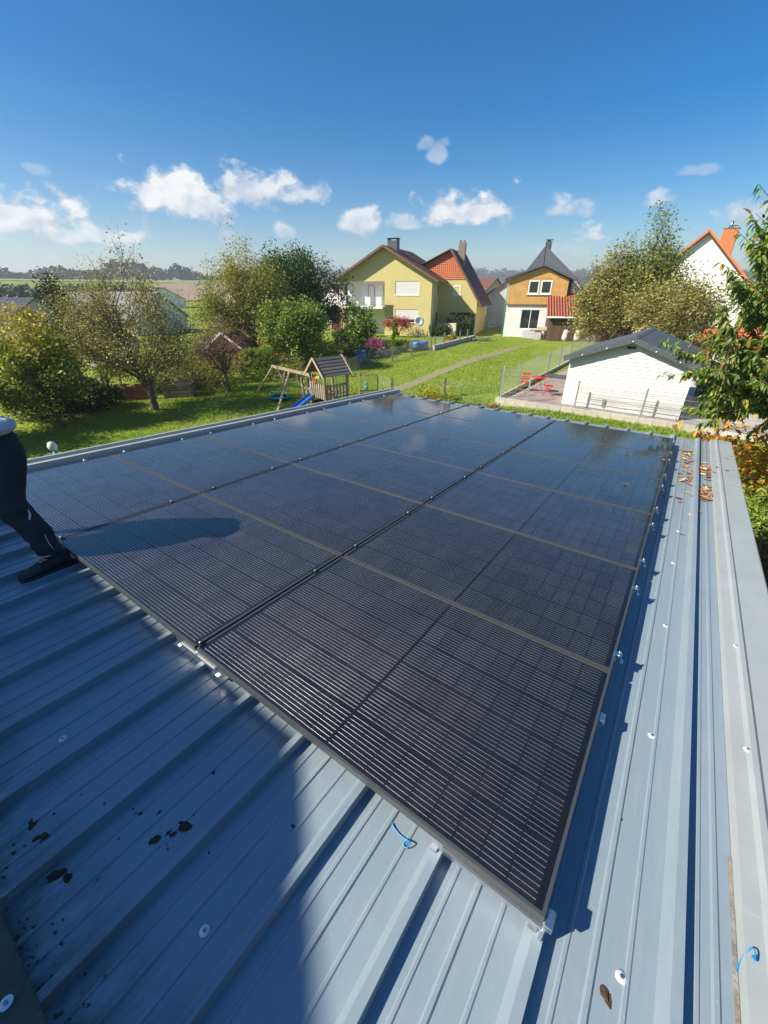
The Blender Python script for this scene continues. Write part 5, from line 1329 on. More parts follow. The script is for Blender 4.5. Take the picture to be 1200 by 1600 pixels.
part('roof', MB().box(.1,5,-.2,4.5,1.75,1.9), M_offwhite, t); part('back_wall', MB().box(.1,5,3.2,3.3,-.3,1.74), M_felt, t)
for x in (.2, 4.8): part('post', MB().box(x-.05,x+.05,-.1,0,-.3,1.75), M_felt, t)
# red garden chairs on the patio
def red_chair(p, rz, l):
    c = thing('folding_chair', l, 'chair', p, rz, group='red metal chairs on the patio')
    part('seat', MB().box(-.2,.2,-.2,.2,.43,.45), M_redp, c)
    for k in range(3): part('back_slat', MB().box(-.2,.2,.19,.21,.58+k*.12,.65+k*.12), M_redp, c)
    for s in (-.2,.2):
        part('leg', MB().tube([(s,.22,0),(s,-.18,.45)], .014, 5), M_redp, c); part('leg', MB().tube([(s,-.24,0),(s,.2,.5),(s,.21,.95)], .014, 5), M_redp, c)
pb = wl + Vector((0,0,TZ))
red_chair(Vector((7.85, 19.9, TZ)), 1.2, 'red folding metal chair nearest the cabin corner')
red_chair(Vector((7.05, 20.9, TZ)), 2.9, 'red folding metal chair farther left on the patio')
t = thing('patio_table', 'small red metal table between the red chairs', 'table', Vector((7.55, 20.6, TZ)))
part('tabletop', MB().lathe([(.0,.70),(.34,.70),(.34,.72),(.0,.722)], n=18), M_redp, t)
for a in range(3): part('leg', MB().tube([(.3*math.cos(a*2.1),.3*math.sin(a*2.1),0),(.05*math.cos(a*2.1),.05*math.sin(a*2.1),.7)], .014, 5), M_redp, t)
t = thing('sun_sheet', 'flat grey blue tarpaulin lying on the far patio', 'tarpaulin', Vector((10.6, 24.2, TZ+.02)), rad(-35)); part('sheet', MB().box(-1.2,1.2,-.5,.5,0,.03), M_slate, t)
# trees on the right
tree('pear_tree', 'tall slender pear tree rising above the white cabin', Vector((*atY(1030, 330, 29.5).xy, .8)), 10.2, [(.4,0,7.4,.60,.6,1.6), (-.5,0,6.2,.65,.6,1.5), (1.2,0,6.2,.8,.7,1.5), (2.1,0,5.3,.9,.9,1.4), (-1.5,0,5.6,.8,.8,1.5), (.2,0,5.2,1.9,1.7,1.6), (-1.8,0,3.9,1.5,1.4,1.5), (1.3,0,3.8,2.0,1.7,1.4)], 190, 12500, .12, L_pear, M_bark, .16, 2.2, .33, shell=.35, up=1.3, seed=21)
tree('old_apple_tree', 'broad yellowing apple tree behind the steel fence', Vector((*atY(970, 450, 29.6).xy, .8)), 7, [(0,0,3.9,2.4,2.2,1.7), (-1.6,0,3.3,1.4,1.5,1.4), (1.7,0,3.4,1.6,1.6,1.5), (-.6,0,5.3,1.2,1.2,1.2)], 150, 14000, .13, L_apple, M_barkgrey, .16, 1.5, .32, shell=.4, up=1.1, seed=22)
tree('old_apple_tree', 'loose leafy apple tree directly behind the cabin roof', Vector((*atY(1045, 500, 25.6).xy, .8)), 5.5, [(0,0,3.6,2.3,2.0,1.4), (1.5,0,3.2,1.5,1.5,1.3)], 110, 9500, .13, L_apple, M_barkgrey, .15, 1.4, .32, shell=.4, up=.9, seed=23)
# ------------------------------------------------------------------ the near cherry on the right: large long leaves
L_cherry = leaf_mat('cherry_leaves', [(0.070,0.152,0.024), (0.130,0.235,0.033), (0.200,0.318,0.046), (0.329,0.375,0.070), (0.610,0.351,0.117), (0.800,0.703,0.070)], trans=.42, rough=.38)
M_cherry = []
for k, c in enumerate([(.10,.17,.035), (.16,.23,.045), (.24,.29,.065), (.31,.31,.085), (.36,.16,.07), (.58,.38,.03)]):
    mc_ = M('cherry_leaf', c, .38, rnd=.2); M_cherry.append(mc_)
    nt_ = mc_.node_tree; tr_ = nt_.nodes.new('ShaderNodeBsdfTranslucent'); ms_ = nt_.nodes.new('ShaderNodeMixShader'); ms_.inputs[0].default_value = .4
    nt_.links.new(nt_.nodes['Principled BSDF'].inputs['Base Color'].links[0].from_socket, tr_.inputs['Color'])
    nt_.links.new(nt_.nodes['Principled BSDF'].outputs[0], ms_.inputs[1]); nt_.links.new(tr_.outputs[0], ms_.inputs[2]); nt_.links.new(ms_.outputs[0], nt_.nodes['Material Output'].inputs['Surface'])
def big_leaf_mesh():
    """long pointed leaf, folded along the midrib and curling down at the tip"""
    n = 6; vs = []; fs = []
    for i in range(n+1):
        t = i/n; w = .5*math.sin(math.pi*min(1, t*.98+.02)**.8)*.33; z = -.32*t*t
        vs += [(t, -w, z+w*.35), (t, 0, z), (t, w, z+w*.35)]
    for i in range(n):
        for k in range(2): fs.append((i*3+k, i*3+k+1, (i+1)*3+k+1, (i+1)*3+k))
    return np.array(vs), fs
BLV, BLF = big_leaf_mesh()
def cherry():
    r = np.random.default_rng(5)
    base = Vector((10.6, 9.2, g1(10.6, 9.2)))
    t = thing('cherry_tree', 'cherry tree with long drooping green and yellowing leaves at the right edge', 'tree', base)
    mb = MB(); top = Vector((.3, .2, 2.0))
    mb.tube([(0,0,-.2),(0,0,.8),top], [.17,.14,.12], 8)
    # branch ends: picked where the photo shows leafy branches (pixel, distance along Y)
    ends = []
    for px, py, Y in [(1185,345,8.6),(1165,380,8.4),(1150,420,8.3),(1130,455,8.2),(1190,420,8.8),(1175,470,8.6),(1100,520,8.4),(1060,545,8.6),(1120,540,8.0),(1150,520,8.5),(1185,530,8.2),(1075,570,8.4),(1110,590,8.2),(1145,585,8.0),(1180,590,8.6),(1130,625,8.2),(1095,645,8.5),(1165,630,8.3),(1200,480,8.1),(1215,380,8.6),(1230,430,8.4),(1240,520,8.4),(1235,600,8.2),(1260,460,8.8),(1200,330,9.0),(1300,420,9.0),(1320,540,9.0),(1280,350,9.2),(1125,565,9.3),(1165,555,9.3),(1185,385,9.3),(1205,640,8.8),(1110,605,9.0),(1100,620,8.7)]:
        ends.append(atY(px + 22, py, Y) - base)
    for k in range(14): ends.append(Vector((r.uniform(-1,3), r.uniform(-1.5,3.5), r.uniform(2.5,6))))
    L = []
    for e in ends:
        st = top*r.uniform(.7,1); m = st.lerp(e,.5)+Vector((0,0,.35)); m2 = st.lerp(e,.8)+Vector((0,0,.18))
        mb.tube([st,m,m2,e],[.045,.028,.018,.007],5)
        for s_ in range(8):
            b = m.lerp(e, r.uniform(.2,1)); q = e+Vector(r.normal(0,1,3))*.29
            q.z = max(q.z, .5); mb.tube([b, b.lerp(q,.5)+Vector((0,0,.06)), q],[.010,.007,.003],4,cap=False)
            for w in range(34):
                p = b.lerp(q, r.uniform(.15,1.05)); L.append((p, (q-b).normalized()))
    part('trunk', mb, M_bark, t)
    camd = Vector((0,0,EYE)) - base
    L.sort(key=lambda a: (a[0]-camd).length + (3 if (a[0]+base).x > (a[0]+base).y*.93 else 0))
    meshes = [big.copy() if k else big for k in range(1) for big in []]
    lm = []
    for mm in M_cherry:
        me = bpy.data.meshes.new('leaf'); me.from_pydata([tuple(v) for v in BLV], [], BLF); me.polygons.foreach_set('use_smooth', [True]*len(BLF)); me.materials.append(mm); lm.append(me)
    V = []; F = []; Q = []; k0 = 0
    for n_, (p, d) in enumerate(L):
        side = Vector(r.normal(0,1,3)); dr = (d*.5 + side*.55 + Vector((0,0,-.75))).normalized()
        l = r.uniform(.11,.19)
        up = Vector((r.normal(-.3,.5), r.normal(-.2,.5), 1)); z = (up - dr*up.dot(dr)).normalized(); y = z.cross(dr)
        mt = Matrix((( dr.x,y.x,z.x,0),(dr.y,y.y,z.y,0),(dr.z,y.z,z.z,0),(0,0,0,1)))
        low = max(0, min(1, (2.9 - (p+base).z)*.25)); c = r.random()
        kind = min(5, int(r.choice(6, p=[.24,.32,.24,.12,.05,.03]) if r.random() > low*.25 else r.choice([3,4,5])))
        if n_ < 300:
            link('leaf', lm[kind], None, t, loc=p); o = t.children[-1] if False else COL.objects[-1]
            o.matrix_basis = Matrix.Translation(p) @ mt @ Matrix.Scale(l, 4)
        else:
            R3 = np.array(mt.to_3x3()); v = BLV @ R3.T * l + np.array(p); V.append(v); F.append(np.array(BLF)+k0); k0 += len(v); Q.append(np.full(len(v), min(.999, (kind+r.random()*.8)/5.5)))
    stuff(link('foliage', npmesh('foliage', np.vstack(V), np.vstack(F), np.concatenate(Q), True), L_cherry, t))
cherry()

# undergrowth beside the garage on the right
def leafy(name, label, base, r_, h, n, l0, l1, mat, seed, cat='shrub', droop=.5, elong=2.6):
    r = np.random.default_rng(seed); t = thing(name, label, cat, base)
    m = max(8, n//14); c = r.normal(0, .5, (m,3))*np.array([r_, r_, h*.45]); c[:,2] = np.abs(c[:,2]) + h*.12
    mb = MB()
    for k in range(9): p = Vector(c[r.integers(0,m)]); mb.tube([(p.x*.2,p.y*.2,-.1),(p.x*.5,p.y*.5,p.z*.6),p],[.015,.01,.005],4,cap=False)
    part('stem', mb, M_bark, t)
    v, f, q = leaf_cloud(c, n, (l0+l1)/2, r_*.16, elong=elong, droop=droop)
    link('foliage', npmesh('foliage', v, f, q), mat, t); return t
def gp(x, y, dz=0): return Vector((x, y, g1(x, y)+dz))
leafy('sumac_bush', 'bush with orange, yellow and rusty leaves at the right edge behind the garage', gp(9.5, 9.6), 1.4, 4.0, 1300, .17, .26, L_orange, 3)
leafy('sumac_bush', 'small bright red bush beside the end of the rod fence', gp(10.1, 12.3), .5, 1.1, 420, .1, .18, L_red, 4)
leafy('fern_patch', 'pinkish brown dry fern clump behind the far right corner of the garage', gp(8.4, 11.7), .9, .8, 800, .10, .2, L_plum, 5, droop=1)
leafy('perennial', 'green perennial clump just beyond the garage roof', gp(7.2, 12.2), .8, .8, 700, .12, .2, L_hedge, 6)
leafy('perennial', 'pale green grassy clump at the far right roof corner', gp(7.8, 10.2), .8, 1.1, 900, .15, .25, L_hedge, 7, elong=7)
leafy('laurel_bush', 'mid green bush along the right side of the garage', gp(8.7, 7.4), 1.1, 1.9, 1500, .10, .16, L_bush, 8)
leafy('laurel_bush', 'dark brownish shrub close under the right roof edge', gp(7.3, 6.0), .9, 1.7, 1500, .08, .14, L_plum, 9)
leafy('laurel_bush', 'dark green shrub low beside the right garage wall', gp(6.2, 4.2), 1.0, 1.6, 1400, .08, .14, L_oak, 10)
leafy('perennial', 'sunlit grass tuft beside the right garage wall', gp(7.0, 4.6), .6, .8, 700, .12, .2, L_hedge, 11, elong=7)
leafy('laurel_bush', 'dark shrub nearest the house beside the right garage wall', gp(4.9, 2.2), 1.0, 1.5, 1000, .08, .14, L_oak, 12)
# plants along the far end of the garage
leafy('flower_bush', 'bright yellow flowering bush beyond the far end of the roof', gp(2.3, 20.9), .85, 1.35, 1700, .09, .16, L_yellow, 13, cat='flower bush')
leafy('perennial', 'green leafy plant right of the yellow flowering bush', gp(3.45, 20.3), .5, 1.1, 600, .10, .16, L_bush, 14)
leafy('lavender', 'pale silvery plant beyond the middle of the roof edge', gp(3.0, 20.6), .4, .6, 500, .07, .12, L_silver, 15, elong=5)
leafy('lavender', 'pale silvery clump left of the retaining wall', gp(4.4, 19.6), .6, .6, 600, .07, .12, L_silver, 16, elong=5)
leafy('perennial', 'low green plant at the foot of the middle fence post', gp(-.2, 22.6), .4, .7, 350, .10, .14, L_bush, 17)
leafy('perennial', 'small green plant by the right foot of the last wooden post', gp(.9, 22.2), .35, .6, 300, .10, .14, L_hedge, 18)
leafy('dry_weeds', 'dry brownish weeds at the left end of the retaining wall', gp(5.0, 18.8), .5, .4, 400, .07, .12, L_plum, 19)

# grass blades where the lawn is near enough to show them
def blades(name, pts, h, w, mat, seed):
    r = np.random.default_rng(seed); n = len(pts)
    P = np.column_stack([pts, gz(pts[:,0], pts[:,1])])
    a = r.uniform(0, 6.28, n); hh = h*r.uniform(.4,1.3,n); d = np.stack([np.cos(a), np.sin(a), np.zeros(n)],1)
    e = np.stack([-np.sin(a), np.cos(a), np.zeros(n)],1)*r.uniform(.1,.9,n)[:,None]*hh[:,None]
    v = np.stack([P-d*w/2, P+d*w/2, P+e*.35+d*w*.3+np.array([0,0,.65])*hh[:,None], P+e+np.array([0,0,.95])*hh[:,None]],1).reshape(-1,3)
    return stuff(link(name, npmesh(name, v, np.arange(n*4).reshape(-1,4), np.repeat(r.random(n),4)), mat))
L_grass = leaf_mat('grass_blades', [(0.125,0.237,0.018), (0.213,0.350,0.025), (0.312,0.438,0.044), (0.400,0.450,0.100)], trans=.3)
r_ = np.random.default_rng(3)
n = 60000; pts = np.column_stack([r_.uniform(3.5, 13, n), r_.uniform(8.5, 19.3, n)])
q = pts - np.array([5.45,19.45]); keep = (q[:,0]*-cu.y*-1*0 + q[:,0]*(-cu.y) + q[:,1]*cu.x) < -.12
blades('grass', pts[keep], .13, .016, L_grass, 1)
n = 70000; pts = np.column_stack([r_.uniform(-16, -2.5, n), r_.uniform(15, 28, n)])
blades('grass', pts, .07, .018, L_grass, 2)
n = 60000; y_ = 22 + 26*r_.random(n)**1.4; x_ = -3 + (y_-22)*-.05 + r_.random(n)*(9 + (y_-22)*.5)
q = np.abs((x_-p0.x)*pn.x + (y_-p0.y)*pn.y); ok = q > .5
blades('grass', np.column_stack([x_, y_])[ok], .07, .024, L_grass, 4)
t = thing('lamp_post', 'small pale green post with a white ball top just beyond the left roof edge', 'garden lamp', Vector((-7.6, 8.9, 0)))
part('pole', MB().tube([(0,0,0),(0,0,1.9),(.02,0,2.28)], [.06,.055,.05], 8), M_teal, t); part('globe', MB().lathe([(.0,2.22),(.07,2.25),(.10,2.33),(.07,2.42),(.0,2.45)], n=12), M_white, t)

# ------------------------------------------------------------------ far woods
def wood(name, cent, n, leaf, seed, spread):
    r = np.random.default_rng(seed)
    v, f, q = leaf_cloud(cent, n, leaf, spread, clump=r.random(len(cent)), elong=1.25, vary=.5)
    return stuff(link(name, npmesh(name, v, f, q), L_wood))
r_ = np.random.default_rng(9)
m = 900; th = np.concatenate([r_.uniform(rad(-58), rad(-8), m)]); rr = r_.uniform(600, 660, m)
x, y = np.sin(th)*rr, np.cos(th)*rr; hgt = (9 + 5*np.sin(th*23)+4*np.sin(th*61+1)+3*np.sin(th*9))*r_.uniform(.15, 1.0, m)
wood('far_wood', np.column_stack([x, y, gz(x,y)+np.maximum(hgt,1)]), 26000, 3.2, 1, 1.9)
m = 1500; th = r_.uniform(rad(-12), rad(62), m); rr = r_.uniform(1250, 1750, m)
x, y = np.sin(th)*rr, np.cos(th)*rr
wood('far_wood', np.column_stack([x, y, gz(x,y)+r_.uniform(0,14,m)]), 30000, 9.0, 2, 6)
m = 160; th = r_.uniform(rad(-52), rad(-25), m); rr = r_.uniform(130, 260, m); x, y = np.sin(th)*rr, np.cos(th)*rr
wood('far_hedges', np.column_stack([x, y, gz(x,y)+r_.uniform(.5,3.4,m)]), 7000, 1.1, 3, 1.1)
for k, (az, d, h, l) in enumerate([(-46,150,8,'distant round tree on the left horizon above the barn'), (-44.5,170,6,'distant low tree beside the round one on the left horizon'), (8.5,120,9,'distant tree behind the houses in the middle'), (27,95,8,'distant tree right of the ochre house')]):
    x, y = math.sin(rad(az))*d, math.cos(rad(az))*d
    tree('distant_tree', l, (x, y, g1(x,y)), h, [(0,0,h*.6,h*.42,h*.42,h*.36)], 40, 2500, .55, L_wood, M_bark, .25, h*.25, .6, shell=.5, seed=60+k, twigs=0)

# ------------------------------------------------------------------ things lying on the roof
M_leafA = M('dead_leaf_tan', (.37,.22,.13), .8, c2=(.27,.14,.075), ns=30., rnd=.3); M_leafB = M('dead_leaf_pink', (.33,.19,.14), .8, rnd=.3); M_leafC = M('dead_leaf_yellow', (.55,.42,.18), .8, rnd=.2)
dl = []
for k in range(4):
    rr = np.random.default_rng(k); c1, c2 = rr.uniform(.2,.55), rr.uniform(-.3,.5)
    v = BLV.copy(); x = v[:,0]-.5; v = np.column_stack([x, v[:,1]*rr.uniform(.7,1.2), c1*x*x*1.6 + np.abs(v[:,1])*(.6+c2)])
    v[:,2] -= v[:,2].min(); me = bpy.data.meshes.new('dead_leaf'); me.from_pydata([tuple(p) for p in v], [], BLF); me.polygons.foreach_set('use_smooth',[True]*len(BLF)); dl.append(me)
dlm = [[me.copy() for me in dl] for _ in range(3)]
for ms, mm in zip(dlm, (M_leafA, M_leafB, M_leafC)):
    for me in ms: me.materials.append(mm)
def dead_leaf(x, y, z, l, label, group=None, kind=None):
    k = rng.choice(3, p=[.5,.38,.12]) if kind is None else kind
    o = link('dead_leaf', dlm[k][rng.integers(0,4)], None)
    o.matrix_world = MR @ Matrix.Translation((x, y, z+.002)) @ Euler((rng.normal(0,.15), rng.normal(0,.15), rng.uniform(0,6.28))).to_matrix().to_4x4() @ Matrix.Scale(l, 4)
    return tag(o, label, 'leaf', group)
def rz_(x):
    d = [abs(x-(RIB0-.0145)), 0]
    return ZP+.042 if d[0] < .016 else (ZP+.042 if x > .515 else ZP)
gr1, gr2, gr3 = 'dead leaves between the panels and the right rib', 'dead leaves between the right rib and the edge flashing', 'dead leaves on the edge flashing'
for k in range(46):
    y = 4.2 + 2.9*rng.beta(2,1.6); x = rng.uniform(.17,.31); dead_leaf(x, y, ZP, rng.uniform(.07,.14), 'curled dead leaf lying in the channel between the panels and the right rib', gr1)
for k in range(58):
    y = rng.choice([4.7,4.85,5.0,5.6,5.9]) + rng.normal(0,.16); x = rng.uniform(.40,.50); dead_leaf(x, y, ZP, rng.uniform(.08,.15), 'curled dead leaf in the heap between the right rib and the edge flashing', gr2)
for k in range(8):
    dead_leaf(rng.uniform(.52,.74), rng.uniform(5.4,7.0), ZP+.042, rng.uniform(.05,.10), 'dead leaf lying on the pale edge flashing', gr3)
for px, py, l in [(1066,836,'single reddish dead leaf lying nearest the camera in the right channel'), (1078,806,'dead leaf lying alone just above the reddish one'), (1036,776,'dark dead leaf caught in the shade under the panel edge'), (1097,783,'yellow dead leaf on the right side of the right rib'), (1093,802,'small dead leaf touching the right rib')]:
    p = roof_hit(px, py, ZP); dead_leaf(p.x, p.y, ZP, .075, l)
p = roof_hit(977, 757, 0); dead_leaf(p.x, p.y, 0, .085, 'single orange dead leaf lying on a solar panel', kind=0)
p = roof_hit(1036, 719, 0); dead_leaf(p.x, p.y, 0, .05, 'tiny pale dead leaf lying near the right edge of the panels', kind=2)
# moss and dirt crumbs
M_moss = M('moss_clod', (.17,.145,.075), .95, c2=(.07,.058,.032), ns=60., bump=1., bs=120.); M_mosspale = M('droppings', (.10,.06,.03), .9, c2=(.05,.03,.015), ns=50.)
def clod(px, py, s, label, group=None, mat=None):
    p = roof_hit(px, py, ZP); r = np.random.default_rng(int(px*7+py)); bm = bmesh.new(); bmesh.ops.create_icosphere(bm, subdivisions=2 if s > .012 else 1, radius=1)
    for v in bm.verts: v.co *= 1 + r.normal(0, .22); v.co.z = max(v.co.z*.55, -.08)
    me = bpy.data.meshes.new('moss_clod'); bm.to_mesh(me); bm.free()
    o = link('moss_clod', me, mat or M_moss); o.matrix_world = MR @ Matrix.Translation((p.x, p.y, ZP)) @ Euler((0,0,r.uniform(0,6))).to_matrix().to_4x4() @ Matrix.Diagonal((s*1.3, s*.8, s*.8, 1))
    return tag(o, label, 'moss clod', group)
clod(288,1291,.020,'largest dark moss clod on the shaded roof'); clod(268,1302,.014,'moss clod left of and touching the largest one'); clod(243,1312,.015,'moss clod third in the row left of the largest one'); clod(66,1308,.018,'olive moss clod alone near the left edge'); clod(216,1271,.012,'moss clod upper left of the row of clods'); clod(249,1271,.009,'small moss clod between the upper one and the largest one'); clod(333,1207,.010,'dark clod highest up the shaded roof'); clod(50,1288,.016,'long crumbly clod above the olive one'); clod(88,1368,.020,'crumbled moss patch below the third screw'); clod(105,1370,.014,'dark crumb heap beside the crumbled moss patch')
clod(458,1291,.008,'small reddish crumb in the sun near the shade edge', mat=M_mosspale); clod(968,1281,.009,'brown crumb in the right channel', mat=M_mosspale)
clod(945,1553,.014,'brown curled leaf scrap beside the lowest right screw', mat=M_mosspale); clod(951,1562,.012,'brown crumb touching the leaf scrap at the lower right', mat=M_mosspale)
r_ = np.random.default_rng(12); cr = MB()
for k in range(70):
    c_ = [(288,1291),(90,1290),(230,1290),(110,1370),(60,1480),(60,1440)][r_.integers(0,6)]
    p = roof_hit(c_[0]+r_.normal(0,48), c_[1]+r_.normal(0,30), ZP); s = .0008 + .0035*r_.random()**3
    if p.y > -.05: continue
    cr.box(p.x-s,p.x+s,p.y-s*.8,p.y+s*.8,ZP,ZP+s*1.1, Matrix.Translation((p.x,p.y,0)) @ Matrix.Rotation(r_.uniform(0,3),4,'Z') @ Matrix.Translation((-p.x,-p.y,0)))
for k in range(170):      # thick litter by the near edge
    x = r_.uniform(-1.6,-.75); y = -.93 + abs(r_.normal(0,.055)); s = .001 + .004*r_.random()**2.5
    cr.box(x-s,x+s,y-s*.7,y+s*.7,ZP-.001,ZP+s*1.5, Matrix.Translation((x,y,0)) @ Matrix.Rotation(r_.uniform(0,3),4,'Z') @ Matrix.Translation((-x,-y,0)))
o = stuff(part('dirt_crumbs', cr, M_moss, None)); o.matrix_world = MR
# blue cable ties
M_tie = M('blue_nylon', (.02,.26,.62), .35)
def tie(pts, label):
    q = [roof_hit(px, py, ZP+h) for px, py, h in pts]; c = q[0].copy()
    t = thing('cable_tie', label, 'cable tie', mw=MR @ Matrix.Translation(c))
    q = [p-c for p in q]
    fine = []
    for i in range(len(q)-1):
        for s in range(5):
            f = s/5; a = q[max(i-1,0)]; b = q[i]; d = q[i+1]; e = q[min(i+2,len(q)-1)]
            fine.append(.5*((2*b)+(-a+d)*f+(2*a-5*b+4*d-e)*f*f+(-a+3*b-3*d+e)*f**3))
    fine.append(q[-1])
    part('strap', MB().tube(fine, .0022, 6), M_tie, t)
    part('head', MB().box(-.004,.004,-.003,.003,-.002,.004, Matrix.Translation(fine[-1])), M_tie, t)
tie([(612,1286,.006),(618,1296,.004),(628,1307,.004),(636,1312,.012),(641,1318,.018),(634,1325,.010),(631,1318,.006),(637,1313,.006)], 'light blue cable tie lying in front of the panels')
tie([(1150,1519,.006),(1156,1503,.012),(1166,1487,.03),(1174,1481,.045),(1180,1487,.05),(1180,1502,.047),(1177,1496,.047)], 'curved light blue cable tie lying on the right flashing seam')
tie([(50,952,.004),(57,950,.006),(62,951,.004)], 'small blue cable tie far left on the shaded roof')

# ------------------------------------------------------------------ the worker
def skin_mesh(name, verts, edges, radii, sub=2, root=0):
    me = bpy.data.meshes.new(name); me.from_pydata([tuple(v) for v in verts], edges, []); o = bpy.data.objects.new(name, me); COL.objects.link(o)
    o.modifiers.new('skin', 'SKIN'); o.modifiers['skin'].use_smooth_shade = True
    sv = me.skin_vertices[0].data
    for k, r in enumerate(radii):
        rr = r if hasattr(r, '__len__') else (r, r); sv[k].radius = rr; sv[k].use_root = (k == root)
    m = o.modifiers.new('sub', 'SUBSURF'); m.levels = sub; m.render_levels = sub
    dg = bpy.context.evaluated_depsgraph_get(); new = bpy.data.meshes.new_from_object(o.evaluated_get(dg)); new.name = name
    bpy.data.objects.remove(o); new.polygons.foreach_set('use_smooth', [True]*len(new.polygons)); return new
def worker():
    M_skin = M('skin', (.55,.33,.24), .55); M_trouser = M('navy_work_cloth', (.020,.024,.038), .9, c2=(.032,.036,.052), ns=8., bump=.5, bs=14.)
    M_shirt = M('grey_blue_shirt', (.55,.60,.66), .85, bump=.3, bs=12.); M_pipe = M('reflective_piping', (.62,.63,.64), .5); M_shoe = M('dark_work_shoe', (.045,.047,.05), .75, c2=(.03,.03,.032), ns=14., bump=.3, bs=40.); M_sole = M('shoe_sole', (.05,.048,.042), .8); M_hair = M('brown_hair', (.06,.04,.025), .6, bump=.6, bs=40.)
    t = thing('person', 'person in navy work trousers and dark shoes bent forward beside the panels', 'person', mw=MR)
    def P(px, py, x):
        d = raydir(px, py); lo = RIi @ Vector((0,0,EYE)); ld = RA.transposed() @ d; return lo + ld*((x-lo.x)/ld.x)
    F = ZP
    hipR = P(6, 690, -3.50); kneeR = P(10, 786, -3.43); ankR = P(84, 862, -3.37)
    hipL = hipR + Vector((-.24,-.08,-.01)); kneeL = Vector((-3.86,-.62,.40)); ankL = Vector((-4.02,-.36,-.03))
    pel = (hipR+hipL)/2 + Vector((0,.0,.08)); fwd = Vector((-.55,-.80,0)).normalized()
    sp1 = pel + fwd*.14+Vector((0,0,.10)); sp2 = pel + fwd*.34+Vector((0,0,.17)); chest = pel + fwd*.50+Vector((0,0,.18)); neck = pel + fwd*.62+Vector((0,0,.17)); head = pel + fwd*.80+Vector((0,0,.12)); crown = pel + fwd*.90+Vector((0,0,.09))
    side = Vector((fwd.y,-fwd.x,0))    # towards his right... kept symmetric
    shs = [neck - fwd*.05 + side*.19*s + Vector((0,0,-.01)) for s in (-1,1)]
    elb = [s_ + fwd*.12 + Vector((0,0,-.27)) for s_ in shs]; wri = [e + fwd*.16 + Vector((0,0,-.20)) for e in elb]; pal = [w + fwd*.05+Vector((0,0,-.07)) for w in wri]
    V = [pel, sp1, sp2, chest, neck, head, crown, hipR, kneeR, ankR, hipL, kneeL, ankL]; R_ = [.135,.13,.14,.14,.055,.085,.07,.085,.06,.042,.085,.06,.042]
    E_ = [(0,1),(1,2),(2,3),(3,4),(4,5),(5,6),(0,7),(7,8),(8,9),(0,10),(10,11),(11,12)]
    for s in (0,1):
        k = len(V); V += [shs[s], elb[s], wri[s], pal[s]]; R_ += [.06,.042,.030,(.038,.02)]; E_ += [(3,k),(k,k+1),(k+1,k+2),(k+2,k+3)]
        for a in range(4):
            b = pal[s] + side*(a-1.5)*.02 + fwd*.035 + Vector((0,0,-.03)); c = b+fwd*.02+Vector((0,0,-.035-.004*(1.5-abs(a-1.5)))); k2 = len(V); V += [b,c]; R_ += [.0095,.008]; E_ += [(k+3,k2),(k2,k2+1)]
        th_ = pal[s]+side*(.035 if s == 0 else -.035)+Vector((0,0,-.01)); k2 = len(V); V += [th_, th_+fwd*.03+Vector((0,0,-.02))]; R_ += [.011,.009]; E_ += [(k+2,k2),(k2,k2+1)]
    for a, hd in ((9, Vector((.02,-1,0))), (12, Vector((-.2,-1,0)))):
        k = len(V); q = V[a]+hd*.12; q.z = F+.04; V.append(q); R_.append((.022,.018)); E_.append((a,k))
    link('body', skin_mesh('body', V, E_, R_), M_skin, t)
    def shell(name, idx, rs, mat, sub=2, extra=None):
        v = [V[i] for i in idx]; mp = {i:k for k,i in enumerate(idx)}; e = [(mp[a],mp[b]) for a,b in E_ if a in mp and b in mp]
        return link(name, skin_mesh(name, v, e, rs, sub), mat, t)
    # trousers: follow pelvis and legs with baggy cloth and a rucked hem
    tv = [pel, hipR, hipR.lerp(kneeR,.5)+Vector((0,.005,0)), kneeR, kneeR.lerp(ankR,.45)+Vector((.0,.01,.01)), kneeR.lerp(ankR,.85), ankR+Vector((.006,-.018,-.040)), hipL, hipL.lerp(kneeL,.5), kneeL, kneeL.lerp(ankL,.5), ankL+Vector((0,-.015,-.035)), sp1]
    tr = [.150,.122,.114,.096,.088,.080,.080,.125,.11,.09,.082,.075,.15]
    te = [(0,1),(1,2),(2,3),(3,4),(4,5),(5,6),(0,7),(7,8),(8,9),(9,10),(10,11),(0,12)]
    tm = skin_mesh('trousers', tv, te, tr, 3)
    from mathutils import noise as mnoise
    for v in tm.vertices:          # folds: diagonal rucks, denser behind the knee and above the shoe
        k = v.co; near_ = math.exp(-((k-ankR).length/.16)**2) + .7*math.exp(-((k-kneeR).length/.14)**2)
        w = mnoise.noise(Vector((k.x*7, k.y*7, k.z*19))) * (.006 + .012*near_) + math.sin(k.z*95 + 5*mnoise.noise(k*6))*.0035*near_
        v.co = k + v.normal*w
    link('trousers', tm, M_trouser, t)
    link('shirt', skin_mesh('shirt', [pel+Vector((0,0,.055))+fwd*.02, sp1, sp2, chest, neck, shs[0], elb[0], shs[1], elb[1]], [(0,1),(1,2),(2,3),(3,4),(3,5),(5,6),(3,7),(7,8)], [.162,.175,.172,.168,.085,.085,.065,.085,.065]), M_shirt, t)
    ti = bmesh.new(); bmesh.ops.create_icosphere(ti, subdivisions=4, radius=1)
    for v in ti.verts:
        v.co *= 1 + .05*mnoise.noise(v.co*3.1) + .02*mnoise.noise(v.co*9)
    tme = bpy.data.meshes.new('shirt_tail'); ti.to_mesh(tme); ti.free(); tme.polygons.foreach_set('use_smooth', [True]*len(tme.polygons))
    link('shirt_tail', tme, M_shirt, t, loc=P(-18, 666, -3.52)).scale = (.145, .13, .062)
